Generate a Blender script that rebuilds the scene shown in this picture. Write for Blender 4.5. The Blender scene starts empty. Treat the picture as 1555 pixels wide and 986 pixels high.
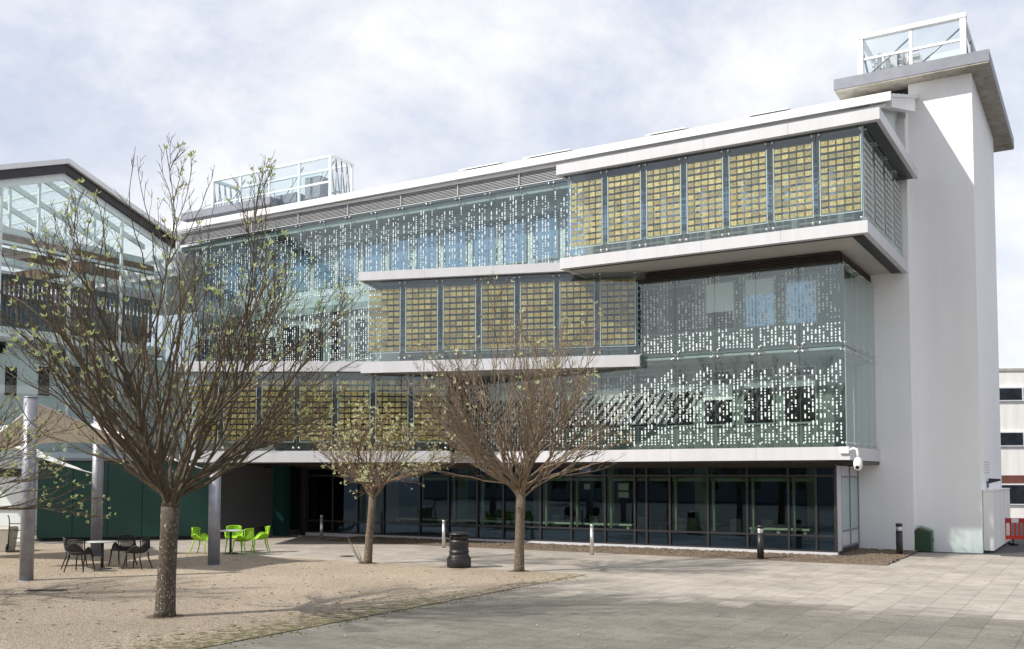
import bpy, bmesh, math, random
from mathutils import Vector, Matrix
S = bpy.context.scene
COL = S.collection
R = math.radians
# ------------------------------------------------------------------ site frame
ANG = math.atan2(901.0, 1512.0)
UX, UY = -math.cos(ANG), math.sin(ANG)          # along the facade, to the left
NX, NY = -math.sin(ANG), -math.cos(ANG)         # out of the facade
P0 = (9.98, 30.81)
ROT = math.atan2(UY, UX)
def W(u, v, z=0.0):
    return (P0[0] + u*UX + v*NX, P0[1] + u*UY + v*NY, z)

# ------------------------------------------------------------------ materials
def nodes_of(name):
    m = bpy.data.materials.new(name); m.use_nodes = True
    nt = m.node_tree; nt.nodes.clear()
    out = nt.nodes.new('ShaderNodeOutputMaterial')
    return m, nt, out
def N(nt, t, **kw):
    n = nt.nodes.new(t)
    for k, v in kw.items(): setattr(n, k, v)
    return n
def L(nt, a, b): nt.links.new(a, b)
def ramp(nt, fac, stops):
    r = N(nt, 'ShaderNodeValToRGB')
    els = r.color_ramp.elements
    while len(els) < len(stops): els.new(0.5)
    for e, (p, c) in zip(els, stops):
        e.position = p; e.color = (c[0], c[1], c[2], 1)
    L(nt, fac, r.inputs[0]); return r.outputs[0]
def noise(nt, scale, detail=4, rough=0.55, vec=None, dist=0.0):
    n = N(nt, 'ShaderNodeTexNoise'); n.inputs['Scale'].default_value = scale
    n.inputs['Detail'].default_value = detail; n.inputs['Roughness'].default_value = rough
    n.inputs['Distortion'].default_value = dist
    if vec is not None: L(nt, vec, n.inputs['Vector'])
    return n.outputs['Fac']
def coords(nt, scale=(1, 1, 1), rot=(0, 0, 0), kind='Object'):
    tc = N(nt, 'ShaderNodeTexCoord'); mp = N(nt, 'ShaderNodeMapping')
    mp.inputs['Scale'].default_value = scale; mp.inputs['Rotation'].default_value = rot
    L(nt, tc.outputs[kind], mp.inputs['Vector']); return mp.outputs[0]
def mixc(nt, fac, a, b, mode='MIX'):
    m = N(nt, 'ShaderNodeMix', data_type='RGBA', blend_type=mode)
    if isinstance(fac, (int, float)): m.inputs[0].default_value = fac
    else: L(nt, fac, m.inputs[0])
    for i, c in ((6, a), (7, b)):
        if isinstance(c, tuple): m.inputs[i].default_value = (c[0], c[1], c[2], 1)
        else: L(nt, c, m.inputs[i])
    return m.outputs[2]
def math_(nt, op, a, b=None):
    m = N(nt, 'ShaderNodeMath', operation=op)
    for i, x in enumerate((a, b)):
        if x is None: continue
        if isinstance(x, (int, float)): m.inputs[i].default_value = x
        else: L(nt, x, m.inputs[i])
    return m.outputs[0]
def bump(nt, h, strength, dist=0.02):
    b = N(nt, 'ShaderNodeBump'); b.inputs['Strength'].default_value = strength
    b.inputs['Distance'].default_value = dist; L(nt, h, b.inputs['Height']); return b.outputs[0]
def bsdf(nt, out, col, rough=0.6, metal=0.0, nrm=None, spec=None):
    b = N(nt, 'ShaderNodeBsdfPrincipled')
    if isinstance(col, tuple): b.inputs['Base Color'].default_value = (col[0], col[1], col[2], 1)
    else: L(nt, col, b.inputs['Base Color'])
    if isinstance(rough, (int, float)): b.inputs['Roughness'].default_value = rough
    else: L(nt, rough, b.inputs['Roughness'])
    b.inputs['Metallic'].default_value = metal
    if spec is not None: b.inputs['Specular IOR Level'].default_value = spec
    if nrm is not None: L(nt, nrm, b.inputs['Normal'])
    L(nt, b.outputs[0], out.inputs[0]); return b
def plain(name, c, rough=0.6, metal=0.0, var=0.12, scale=2.5, bmp=0.0, bscale=60, spec=None):
    m, nt, out = nodes_of(name)
    v = coords(nt)
    f = noise(nt, scale, 5, 0.6, v)
    lo = tuple(x*(1-var) for x in c); hi = tuple(min(1, x*(1+var)) for x in c)
    col = ramp(nt, f, [(0.3, lo), (0.7, hi)])
    nrm = bump(nt, noise(nt, bscale, 3, 0.6, v), bmp, 0.01) if bmp else None
    bsdf(nt, out, col, rough, metal, nrm, spec); return m
def glass(name, tint, base=0.04, gain=0.9, rough=0.0, gloss=(0.93, 0.97, 1.0)):
    m, nt, out = nodes_of(name)
    tr = N(nt, 'ShaderNodeBsdfTransparent'); tr.inputs[0].default_value = (*tint, 1)
    gl = N(nt, 'ShaderNodeBsdfGlossy'); gl.inputs['Roughness'].default_value = rough
    gl.inputs['Color'].default_value = (*gloss, 1)
    # very slight waviness of toughened panes
    nz = noise(nt, 0.9, 2, 0.5, coords(nt, kind='Object'))
    L(nt, bump(nt, nz, 0.02, 0.05), gl.inputs['Normal'])
    lw = N(nt, 'ShaderNodeLayerWeight'); lw.inputs[0].default_value = 0.5
    p = math_(nt, 'POWER', lw.outputs['Facing'], 4.0)
    f = math_(nt, 'ADD', math_(nt, 'MULTIPLY', p, gain), base)
    f.node.use_clamp = True
    mx = N(nt, 'ShaderNodeMixShader'); L(nt, f, mx.inputs[0])
    L(nt, tr.outputs[0], mx.inputs[1]); L(nt, gl.outputs[0], mx.inputs[2])
    L(nt, mx.outputs[0], out.inputs[0]); return m

M = {}
M['skin'] = glass('facade_glass', (0.90, 0.95, 0.94), 0.07, 0.9)
M['goldglass'] = glass('bay_glass', (0.94, 0.97, 0.97), 0.06, 0.9)
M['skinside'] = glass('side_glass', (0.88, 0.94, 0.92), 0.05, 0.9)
M['shop'] = glass('tinted_glass', (0.64, 0.70, 0.66), 0.042, 0.8, 0.0, (0.45, 0.66, 1.0))
M['clear'] = glass('clear_glass', (0.955, 0.985, 0.985), 0.05, 0.8)
M['edge'] = plain('glass_edge', (0.50, 0.64, 0.62), 0.25, var=0.1)
M['mintsteel'] = plain('painted_white_steel', (0.66, 0.73, 0.73), 0.4, var=0.05)
M['navy'] = plain('navy_spandrel', (0.012, 0.018, 0.036), 0.3, var=0.2)
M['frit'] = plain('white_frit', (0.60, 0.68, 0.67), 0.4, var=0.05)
M['fritside'] = plain('shaded_frit', (0.40, 0.41, 0.38), 0.5, var=0.06)  # frit of the side faces, their shade put into a greyer colour
M['fascia'] = plain('aluminium_fascia', (0.495, 0.505, 0.55), 0.40, 0.0, var=0.04, scale=0.8)
M['whitemetal'] = plain('white_metal', (0.78, 0.78, 0.78), 0.4, var=0.04)
M['louvre'] = plain('louvre_metal', (0.40, 0.41, 0.43), 0.45, 0.2, var=0.06)
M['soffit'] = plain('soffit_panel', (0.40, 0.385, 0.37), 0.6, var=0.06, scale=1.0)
M['dark'] = plain('dark_frame', (0.022, 0.020, 0.022), 0.4, var=0.2)
M['darkwall'] = plain('dark_recess', (0.014, 0.016, 0.016), 0.6, var=0.25)
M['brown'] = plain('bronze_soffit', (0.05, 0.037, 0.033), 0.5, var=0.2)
M['core'] = plain('inner_cladding', (0.150, 0.178, 0.165), 0.5, var=0.06, scale=1.2)
M['coreedge'] = plain('inner_trim', (0.25, 0.295, 0.275), 0.45, var=0.06)
M['pane'] = plain('window_glass', (0.010, 0.012, 0.017), 0.05, var=0.3, spec=0.3)
M['panebl'] = plain('window_glass_blue', (0.30, 0.40, 0.56), 0.06, 0.55, var=0.12)
M['paneslate'] = plain('window_glass_slate', (0.035, 0.05, 0.07), 0.06, var=0.3, spec=0.5)
M['panedull'] = plain('window_glass_dull', (0.018, 0.022, 0.03), 0.3, var=0.4, spec=0.12)
M['coredark'] = plain('inner_cladding_dark', (0.07, 0.085, 0.08), 0.5, var=0.1)
M['fritsoft'] = plain('soft_frit', (0.50, 0.58, 0.60), 0.4, var=0.05)
M['corepale'] = plain('inner_cladding_pale', (0.48, 0.54, 0.56), 0.5, var=0.06)
M['blind'] = plain('roller_blind', (0.82, 0.88, 0.86), 0.7, var=0.04)
M['steel'] = plain('stainless_steel', (0.62, 0.61, 0.60), 0.28, 0.85, var=0.06)
M['galv'] = plain('galvanised_steel', (0.30, 0.31, 0.35), 0.45, 0.45, var=0.18, scale=3.0)
M['black'] = plain('black_plastic', (0.017, 0.016, 0.018), 0.42, var=0.2, scale=6)
M['blackmatt'] = plain('black_resin', (0.020, 0.019, 0.022), 0.55, var=0.2, scale=6)
M['lime'] = plain('lime_resin', (0.30, 0.58, 0.012), 0.4, var=0.08)
M['tabletop'] = plain('table_laminate', (0.55, 0.58, 0.60), 0.3, var=0.05)
M['greenbin'] = plain('green_plastic', (0.018, 0.060, 0.032), 0.45, var=0.25, scale=8, bmp=0.2)
M['greenlid'] = plain('weathered_green_plastic', (0.32, 0.40, 0.36), 0.5, var=0.15, scale=8)
M['red'] = plain('red_plastic', (0.62, 0.030, 0.012), 0.45, var=0.15, scale=4)
M['redw'] = plain('reflective_strip', (0.72, 0.72, 0.72), 0.4, var=0.06)
M['darkred'] = plain('red_reflective_strip', (0.42, 0.012, 0.014), 0.4, var=0.1)
M['timber'] = plain('timber', (0.16, 0.085, 0.045), 0.6, var=0.3, scale=3)
M['darktimber'] = plain('dark_timber', (0.035, 0.026, 0.022), 0.6, var=0.3)
M['beige'] = plain('beige_plastic', (0.42, 0.39, 0.33), 0.5, var=0.08)
M['zinc'] = plain('zinc_cladding', (0.20, 0.21, 0.25), 0.5, 0.0, var=0.1)
M['pvc'] = plain('window_frame_white', (0.72, 0.73, 0.74), 0.35, var=0.03)
M['sail'] = plain('sail_fabric', (0.74, 0.73, 0.72), 0.7, var=0.05)
M['interior'] = plain('interior_plaster', (0.17, 0.17, 0.105), 0.8, var=0.1)
M['mint'] = plain('pale_green_frame', (0.44, 0.47, 0.33), 0.5, var=0.08)
M['bench'] = plain('white_bench', (0.78, 0.80, 0.66), 0.5, var=0.05)
M['brickred'] = plain('rust_panel', (0.14, 0.05, 0.035), 0.7, var=0.2)

def render_wall(name, c, streak=0.10, rough=0.75, bm=0.12):
    m, nt, out = nodes_of(name)
    v = coords(nt); vs = coords(nt, (1.6, 1.6, 0.12))
    a = noise(nt, 0.35, 4, 0.6, v); b = noise(nt, 1.8, 5, 0.65, vs)
    col = ramp(nt, a, [(0.3, tuple(x*0.95 for x in c)), (0.7, c)])
    st = ramp(nt, b, [(0.35, (1-streak, 1-streak*1.05, 1-streak*1.15)), (0.62, (1, 1, 1))])
    col = mixc(nt, 1.0, col, st, 'MULTIPLY')
    bsdf(nt, out, col, rough, 0, bump(nt, noise(nt, 90 if bm > 0.05 else 1.2, 3, 0.6, v), bm, 0.01)); return m
M['fascia'] = render_wall('aluminium_fascia', (0.56, 0.565, 0.595), 0.07, 0.40, 0.03)
M['whitemetal'] = render_wall('white_metal', (0.78, 0.78, 0.785), 0.06, 0.42, 0.03)
M['render'] = render_wall('white_render', (0.86, 0.86, 0.865), 0.035)
M['concrete'] = render_wall('soffit_concrete', (0.42, 0.40, 0.36), 0.35)
M['oldwhite'] = render_wall('old_white_concrete', (0.82, 0.81, 0.79), 0.12)
M['oldwall'] = render_wall('grey_render', (0.30, 0.31, 0.33), 0.1)
M['atwall'] = render_wall('atrium_wall', (0.74, 0.80, 0.79), 0.06)
M['greenwall'] = plain('green_panel', (0.008, 0.050, 0.040), 0.35, var=0.15, scale=0.8)

def gold_mat(k, tint):
    m, nt, out = nodes_of('gilded_tile')
    v = coords(nt)
    oi = N(nt, 'ShaderNodeObjectInfo')
    fine = noise(nt, 36, 3, 0.75, coords(nt, (1.0, 1, 0.8)), 1.2)
    slow = noise(nt, 4.0, 2, 0.5, v)
    col = ramp(nt, fine, [(0.36, (0.06, 0.038, 0.006)), (0.46, (0.30, 0.215, 0.038)), (0.55, (0.50, 0.39, 0.10)), (0.66, (0.78, 0.73, 0.50))])
    col2 = mixc(nt, ramp(nt, slow, [(0.42, (0, 0, 0)), (0.66, (0.55, 0.55, 0.55))]), col, (0.38, 0.26, 0.045))
    col2 = mixc(nt, 1.0, col2, tint, 'MULTIPLY')
    bsdf(nt, out, col2, 0.36, 0.25, bump(nt, fine, 0.6, 0.012)); return m
GOLDS = [gold_mat(k, t) for k, t in enumerate(((1.0, 1.0, 1.0), (0.72, 0.66, 0.55), (1.25, 1.22, 1.30), (1.05, 0.93, 0.68), (0.62, 0.63, 0.62)))]

def slab_mat(name, c1, c2, joint, dirt, dscale=0.35, lines=(0.9, 0.6), jw=0.012):
    m, nt, out = nodes_of(name)
    v = coords(nt, rot=(0, 0, R(90)))
    br = N(nt, 'ShaderNodeTexBrick'); br.offset = 0.5; br.squash = 1.0
    br.inputs['Scale'].default_value = 1.0
    br.inputs['Brick Width'].default_value = lines[0]; br.inputs['Row Height'].default_value = lines[1]
    br.inputs['Mortar Size'].default_value = jw; br.inputs['Mortar Smooth'].default_value = 0.3
    br.inputs['Bias'].default_value = 0.0
    br.inputs['Color1'].default_value = (*c1, 1); br.inputs['Color2'].default_value = (*c2, 1)
    br.inputs['Mortar'].default_value = (*joint, 1)
    L(nt, v, br.inputs['Vector'])
    br2 = N(nt, 'ShaderNodeTexBrick'); br2.offset = 0.5; br2.inputs['Scale'].default_value = 1.0
    br2.inputs['Brick Width'].default_value = lines[0]; br2.inputs['Row Height'].default_value = lines[1]; br2.inputs['Mortar Size'].default_value = 0.0
    br2.inputs['Color1'].default_value = (0, 0, 0, 1); br2.inputs['Color2'].default_value = (1, 1, 1, 1); L(nt, v, br2.inputs['Vector'])
    big = noise(nt, dscale, 6, 0.62, coords(nt, (1, 1.8, 1)))
    mid = noise(nt, 2.2, 6, 0.7, coords(nt, (1, 1.6, 1)), 0.6)
    fine = noise(nt, 70, 3, 0.7, coords(nt))
    col = mixc(nt, 1.0, br.outputs['Color'], ramp(nt, big, [(0.34, dirt), (0.60, (1, 1, 1))]), 'MULTIPLY')
    col = mixc(nt, 1.0, col, ramp(nt, mid, [(0.33, (0.74, 0.73, 0.70)), (0.55, (1, 1, 1)), (0.72, (1.0, 1.0, 1.0))]), 'MULTIPLY')
    col = mixc(nt, 1.0, col, ramp(nt, fine, [(0.3, (0.86, 0.86, 0.86)), (0.7, (1, 1, 1))]), 'MULTIPLY')
    # older, grimier slabs in the field toward the middle of the court
    tcx = N(nt, 'ShaderNodeTexCoord'); sx = N(nt, 'ShaderNodeSeparateXYZ'); L(nt, tcx.outputs['Object'], sx.inputs[0])
    mr = N(nt, 'ShaderNodeMapRange'); mr.inputs[1].default_value = 10.6; mr.inputs[2].default_value = 14.0; L(nt, sx.outputs[1], mr.inputs[0])
    wob = noise(nt, 1.1, 6, 0.7, coords(nt, (1, 2.2, 1)), 0.4)
    per = math_(nt, 'MULTIPLY', br2.outputs['Fac'], 0.0)
    sep2 = N(nt, 'ShaderNodeSeparateColor'); L(nt, br2.outputs['Color'], sep2.inputs[0])
    gsum = math_(nt, 'ADD', math_(nt, 'ADD', mr.outputs[0], math_(nt, 'MULTIPLY', wob, 0.9)), math_(nt, 'MULTIPLY', sep2.outputs[0], 0.35))
    gm = ramp(nt, math_(nt, 'MULTIPLY', gsum, 0.5), [(0.42, (0, 0, 0)), (0.66, (1, 1, 1))])
    fl = ramp(nt, noise(nt, 20, 6, 0.82, coords(nt, (1, 1.5, 1))), [(0.34, (0.30, 0.308, 0.295)), (0.66, (0.66, 0.672, 0.65))])
    col = mixc(nt, gm, col, mixc(nt, 1.0, col, fl, 'MULTIPLY'))
    spots = noise(nt, 9, 2, 0.5, coords(nt))
    col = mixc(nt, ramp(nt, spots, [(0.76, (0, 0, 0)), (0.79, (0.6, 0.6, 0.6))]), col, (0.10, 0.095, 0.085))
    h = math_(nt, 'ADD', math_(nt, 'MULTIPLY', br.outputs['Fac'], -1.0), math_(nt, 'MULTIPLY', fine, 0.25))
    bsdf(nt, out, col, 0.8, 0, bump(nt, h, 0.22, 0.008)); return m
M['paving'] = slab_mat('pale_slabs', (0.465, 0.425, 0.378), (0.40, 0.363, 0.322), (0.30, 0.265, 0.23), (0.74, 0.74, 0.73))

def gravel_mat():
    m, nt, out = nodes_of('resin_gravel')
    v = coords(nt)
    vo = N(nt, 'ShaderNodeTexVoronoi'); vo.inputs['Scale'].default_value = 52; L(nt, v, vo.inputs['Vector'])
    f2 = noise(nt, 26, 5, 0.75, v); big = noise(nt, 0.4, 5, 0.6, v)
    sep = N(nt, 'ShaderNodeSeparateColor'); L(nt, vo.outputs['Color'], sep.inputs[0])
    col = ramp(nt, sep.outputs[0], [(0.0, (0.24, 0.18, 0.12)), (0.45, (0.44, 0.36, 0.270)), (0.8, (0.55, 0.465, 0.362)), (1.0, (0.68, 0.62, 0.54))])
    col = mixc(nt, 1.0, col, ramp(nt, f2, [(0.3, (0.66, 0.65, 0.63)), (0.6, (1, 1, 1))]), 'MULTIPLY')
    col = mixc(nt, 1.0, col, ramp(nt, big, [(0.3, (0.74, 0.735, 0.72)), (0.65, (0.96, 0.96, 0.96))]), 'MULTIPLY')
    # moss gathers along the slab edge (x = u in the site frame)
    sx = N(nt, 'ShaderNodeSeparateXYZ'); tc = N(nt, 'ShaderNodeTexCoord'); L(nt, tc.outputs['Object'], sx.inputs[0])
    near = N(nt, 'ShaderNodeMapRange'); near.inputs[1].default_value = 4.1; near.inputs[2].default_value = 6.6
    near.inputs[3].default_value = 0.20; near.inputs[4].default_value = 0.0; L(nt, sx.outputs[0], near.inputs[0])
    far = N(nt, 'ShaderNodeMapRange'); far.inputs[1].default_value = 13.0; far.inputs[2].default_value = 17.5
    far.inputs[3].default_value = 0.02; far.inputs[4].default_value = 0.13; L(nt, sx.outputs[1], far.inputs[0])
    ms = math_(nt, 'ADD', noise(nt, 5.5, 6, 0.72, v), math_(nt, 'ADD', near.outputs[0], math_(nt, 'MULTIPLY', far.outputs[0], 0.6)))
    mk = ramp(nt, ms, [(0.69, (0, 0, 0)), (0.76, (0.85, 0.85, 0.85))])
    col = mixc(nt, mk, col, (0.105, 0.10, 0.028))
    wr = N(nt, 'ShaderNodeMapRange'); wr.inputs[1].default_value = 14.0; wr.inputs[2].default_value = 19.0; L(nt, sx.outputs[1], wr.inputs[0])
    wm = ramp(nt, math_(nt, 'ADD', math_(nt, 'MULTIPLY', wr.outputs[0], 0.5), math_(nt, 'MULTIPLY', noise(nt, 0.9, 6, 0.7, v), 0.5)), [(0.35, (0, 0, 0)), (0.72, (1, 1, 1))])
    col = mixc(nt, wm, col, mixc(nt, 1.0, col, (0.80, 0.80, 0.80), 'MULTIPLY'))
    leaf = noise(nt, 16, 2, 0.5, v)
    col = mixc(nt, ramp(nt, leaf, [(0.745, (0, 0, 0)), (0.765, (0.8, 0.8, 0.8))]), col, (0.09, 0.075, 0.05))
    h = math_(nt, 'ADD', vo.outputs['Distance'], f2)
    bsdf(nt, out, col, 0.9, 0, bump(nt, h, 0.7, 0.02)); return m
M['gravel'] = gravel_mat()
M['asphalt'] = plain('asphalt', (0.055, 0.054, 0.055), 0.85, var=0.25, scale=30, bmp=0.4, bscale=120)
def soil_mat():
    m, nt, out = nodes_of('soil'); v = coords(nt)
    f = noise(nt, 22, 5, 0.75, v)
    col = ramp(nt, f, [(0.3, (0.05, 0.035, 0.025)), (0.52, (0.17, 0.128, 0.09)), (0.72, (0.36, 0.29, 0.21))])
    bsdf(nt, out, col, 0.95, 0, bump(nt, f, 1.0, 0.05)); return m
M['soil'] = soil_mat()
def bark_mat(name, c, lich, amount, yellow):
    m, nt, out = nodes_of(name); v = coords(nt, (1, 1, 0.45)); vi = coords(nt)
    f = noise(nt, 26, 5, 0.7, v)
    col = ramp(nt, f, [(0.3, tuple(x*0.55 for x in c)), (0.7, tuple(x*1.35 for x in c))])
    l = noise(nt, 36, 3, 0.65, coords(nt, (1, 1, 0.7)), 0.8)
    col = mixc(nt, ramp(nt, l, [(amount, (0, 0, 0)), (amount+0.05, (0.8, 0.8, 0.8))]), col, lich)
    y = noise(nt, 5, 4, 0.6, vi)
    col = mixc(nt, ramp(nt, y, [(0.60, (0, 0, 0)), (0.70, (0.5, 0.5, 0.5))]), col, yellow)
    bsdf(nt, out, col, 0.85, 0, bump(nt, f, 0.7, 0.02)); return m
M['bark'] = bark_mat('trunk_bark', (0.065, 0.049, 0.035), (0.50, 0.47, 0.38), 0.60, (0.10, 0.085, 0.03))
M['barkpale'] = bark_mat('trunk_bark_pale', (0.115, 0.086, 0.06), (0.42, 0.37, 0.28), 0.58, (0.14, 0.11, 0.05))
M['branch'] = bark_mat('branch_bark', (0.090, 0.072, 0.046), (0.25, 0.22, 0.15), 0.66, (0.18, 0.135, 0.022))
M['twig'] = bark_mat('twig_bark', (0.105, 0.080, 0.052), (0.22, 0.17, 0.11), 0.70, (0.15, 0.10, 0.03))
M['twigpale'] = bark_mat('twig_bark_pale', (0.19, 0.135, 0.085), (0.30, 0.25, 0.17), 0.64, (0.18, 0.13, 0.05))
M['twigred'] = bark_mat('twig_bark_reddish', (0.225, 0.172, 0.122), (0.25, 0.2, 0.14), 0.70, (0.14, 0.10, 0.04))
def leaf_mat(name, a, b):
    m, nt, out = nodes_of(name)
    f = noise(nt, 3.5, 3, 0.6, coords(nt))
    col = ramp(nt, f, [(0.3, a), (0.7, b)])
    d = N(nt, 'ShaderNodeBsdfPrincipled'); L(nt, col, d.inputs['Base Color']); d.inputs['Roughness'].default_value = 0.55
    t = N(nt, 'ShaderNodeBsdfTranslucent'); L(nt, col, t.inputs[0])
    mx = N(nt, 'ShaderNodeMixShader'); mx.inputs[0].default_value = 0.3
    L(nt, d.outputs[0], mx.inputs[1]); L(nt, t.outputs[0], mx.inputs[2]); L(nt, mx.outputs[0], out.inputs[0]); return m
M['leaf'] = leaf_mat('spring_leaf', (0.30, 0.37, 0.11), (0.58, 0.62, 0.33))
M['leafpale'] = leaf_mat('unfolding_leaf', (0.46, 0.49, 0.26), (0.72, 0.72, 0.47))
M['metalroof'] = plain('ribbed_roof', (0.22, 0.22, 0.22), 0.45, 0.2, var=0.1)

# ------------------------------------------------------------------ mesh builder
def seg_box(mb, x0, x1, y0, y1, z0, z1, step=2.67, gap=0.006):
    n = max(1, round((x1-x0)/step)); w = (x1-x0)/n
    for k in range(n): mb.box(x0+k*w+(gap/2 if k else 0), x0+(k+1)*w-(gap/2 if k < n-1 else 0), y0, y1, z0, z1)
class MB:
    def __init__(self): self.v = []; self.f = []; self.m = []; self.sm = []
    def face(self, pts, m=0, sm=False):
        i = len(self.v); self.v += [tuple(p) for p in pts]
        self.f.append(tuple(range(i, i+len(pts)))); self.m.append(m); self.sm.append(sm)
    def hexa(self, p, m=0, mats=None):
        # p: 8 points, bottom 4 ccw then top 4 ccw
        i = len(self.v); self.v += [tuple(q) for q in p]
        fs = [(3, 2, 1, 0), (4, 5, 6, 7), (0, 1, 5, 4), (1, 2, 6, 5), (2, 3, 7, 6), (3, 0, 4, 7)]
        for k, q in enumerate(fs):
            self.f.append(tuple(i+a for a in q)); self.m.append(mats[k] if mats else m); self.sm.append(False)
    def box(self, x0, x1, y0, y1, z0, z1, m=0, mats=None):
        if x0 > x1: x0, x1 = x1, x0
        if y0 > y1: y0, y1 = y1, y0
        if z0 > z1: z0, z1 = z1, z0
        self.hexa([(x0, y0, z0), (x1, y0, z0), (x1, y1, z0), (x0, y1, z0), (x0, y0, z1), (x1, y0, z1), (x1, y1, z1), (x0, y1, z1)], m, mats)
    def prism(self, poly, z0, z1, m=0):     # poly ccw list of (x,y)
        n = len(poly); i = len(self.v)
        self.v += [(x, y, z0) for x, y in poly] + [(x, y, z1) for x, y in poly]
        self.f.append(tuple(i+n-1-k for k in range(n))); self.m.append(m); self.sm.append(False)
        self.f.append(tuple(i+n+k for k in range(n))); self.m.append(m); self.sm.append(False)
        for k in range(n):
            j = (k+1) % n
            self.f.append((i+k, i+j, i+n+j, i+n+k)); self.m.append(m); self.sm.append(False)
    def tube(self, pts, radii, n=6, m=0, cap=True, sm=True):
        pts = [Vector(p) for p in pts]
        if isinstance(radii, (int, float)): radii = [radii]*len(pts)
        base = len(self.v); ref = None
        for k, p in enumerate(pts):
            t = (pts[min(k+1, len(pts)-1)] - pts[max(k-1, 0)])
            if t.length < 1e-9: t = Vector((0, 0, 1))
            t.normalize()
            if ref is None: ref = Vector((1, 0, 0)) if abs(t.x) < 0.8 else Vector((0, 1, 0))
            a = ref - t*ref.dot(t)
            if a.length < 1e-6: a = t.orthogonal()
            a.normalize(); b = t.cross(a); ref = a
            for j in range(n):
                c = 2*math.pi*j/n
                q = p + (a*math.cos(c) + b*math.sin(c))*radii[k]
                self.v.append((q.x, q.y, q.z))
        for k in range(len(pts)-1):
            for j in range(n):
                j2 = (j+1) % n
                self.f.append((base+k*n+j, base+k*n+j2, base+(k+1)*n+j2, base+(k+1)*n+j)); self.m.append(m); self.sm.append(sm)
        if cap:
            self.f.append(tuple(base+n-1-j for j in range(n))); self.m.append(m); self.sm.append(False)
            e = base+(len(pts)-1)*n
            self.f.append(tuple(e+j for j in range(n))); self.m.append(m); self.sm.append(False)
    def lathe(self, prof, n=24, m=0, c=(0, 0), sm=True):
        base = len(self.v)
        for r, z in prof:
            for j in range(n):
                a = 2*math.pi*j/n; self.v.append((c[0]+r*math.cos(a), c[1]+r*math.sin(a), z))
        for k in range(len(prof)-1):
            for j in range(n):
                j2 = (j+1) % n
                self.f.append((base+k*n+j, base+k*n+j2, base+(k+1)*n+j2, base+(k+1)*n+j)); self.m.append(m); self.sm.append(sm)
        self.f.append(tuple(base+n-1-j for j in range(n))); self.m.append(m); self.sm.append(False)
        e = base+(len(prof)-1)*n
        self.f.append(tuple(e+j for j in range(n))); self.m.append(m); self.sm.append(False)
    def ball(self, c, r, n=8, m=0):
        prof = [(max(1e-4, r*math.sin(math.pi*k/6)), c[2]-r*math.cos(math.pi*k/6)) for k in range(7)]
        self.lathe(prof, n, m, (c[0], c[1]))
    def build(self, name, mats, parent=None, loc=(0, 0, 0), rotz=0.0, bevel=0.0):
        me = bpy.data.meshes.new(name)
        me.from_pydata(self.v, [], self.f)
        for mt in (mats if isinstance(mats, (list, tuple)) else [mats]): me.materials.append(mt)
        me.polygons.foreach_set('material_index', self.m)
        me.polygons.foreach_set('use_smooth', self.sm)
        me.update()
        o = bpy.data.objects.new(name, me); COL.objects.link(o)
        o.location = loc; o.rotation_euler = (0, 0, rotz)
        if parent is not None: o.parent = parent
        if bevel:
            b = o.modifiers.new('bevel', 'BEVEL'); b.width = bevel; b.segments = 2; b.limit_method = 'ANGLE'
        return o
def inst(mesh, name, parent, loc=(0, 0, 0), rotz=0.0):
    o = bpy.data.objects.new(name, mesh); COL.objects.link(o); o.parent = parent
    o.location = loc; o.rotation_euler = (0, 0, rotz); return o
def tag(o, label=None, cat=None, group=None, kind=None):
    if label: o['label'] = label
    if cat: o['category'] = cat
    if group: o['group'] = group
    if kind: o['kind'] = kind
    return o
def thing(name, label, cat, loc=(0, 0, 0), rotz=0.0, group=None):
    o = bpy.data.objects.new(name, None); COL.objects.link(o)
    o.empty_display_size = 0.2; o.location = loc; o.rotation_euler = (0, 0, rotz)
    return tag(o, label, cat, group)
def copy_thing(o, loc, rotz, label, scale=1.0):
    c = o.copy(); COL.objects.link(c); c.location = loc; c.rotation_euler = (0, 0, rotz); c['label'] = label
    c.scale = (scale,)*3
    def rec(src, dst):
        for ch in [x for x in src.children]:
            d = ch.copy(); COL.objects.link(d); d.parent = dst; rec(ch, d)
    rec(o, c); return c
SITE = W(0, 0)
rnd = random.Random(7)

# ------------------------------------------------------------------ ground
def sheet(name, poly, z, mat, kind='structure'):
    b = MB(); b.face([(x, y, z) for x, y in poly])
    o = b.build(name, mat, None, SITE, ROT); o['kind'] = kind; return o
sheet('ground', [(-300, -300), (300, -300), (300, 300), (-300, 300)], -0.012, M['asphalt'])
sheet('paving', [(-4.3, -3.3), (40, -3.3), (40, 50), (-30, 50), (-30, 0.0), (-4.3, -2.9)], -0.006, M['paving'])
sheet('gravel', [(4.12, 8.95), (40, 8.95), (40, 50), (4.12, 50)], 0.006, M['gravel'])
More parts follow.
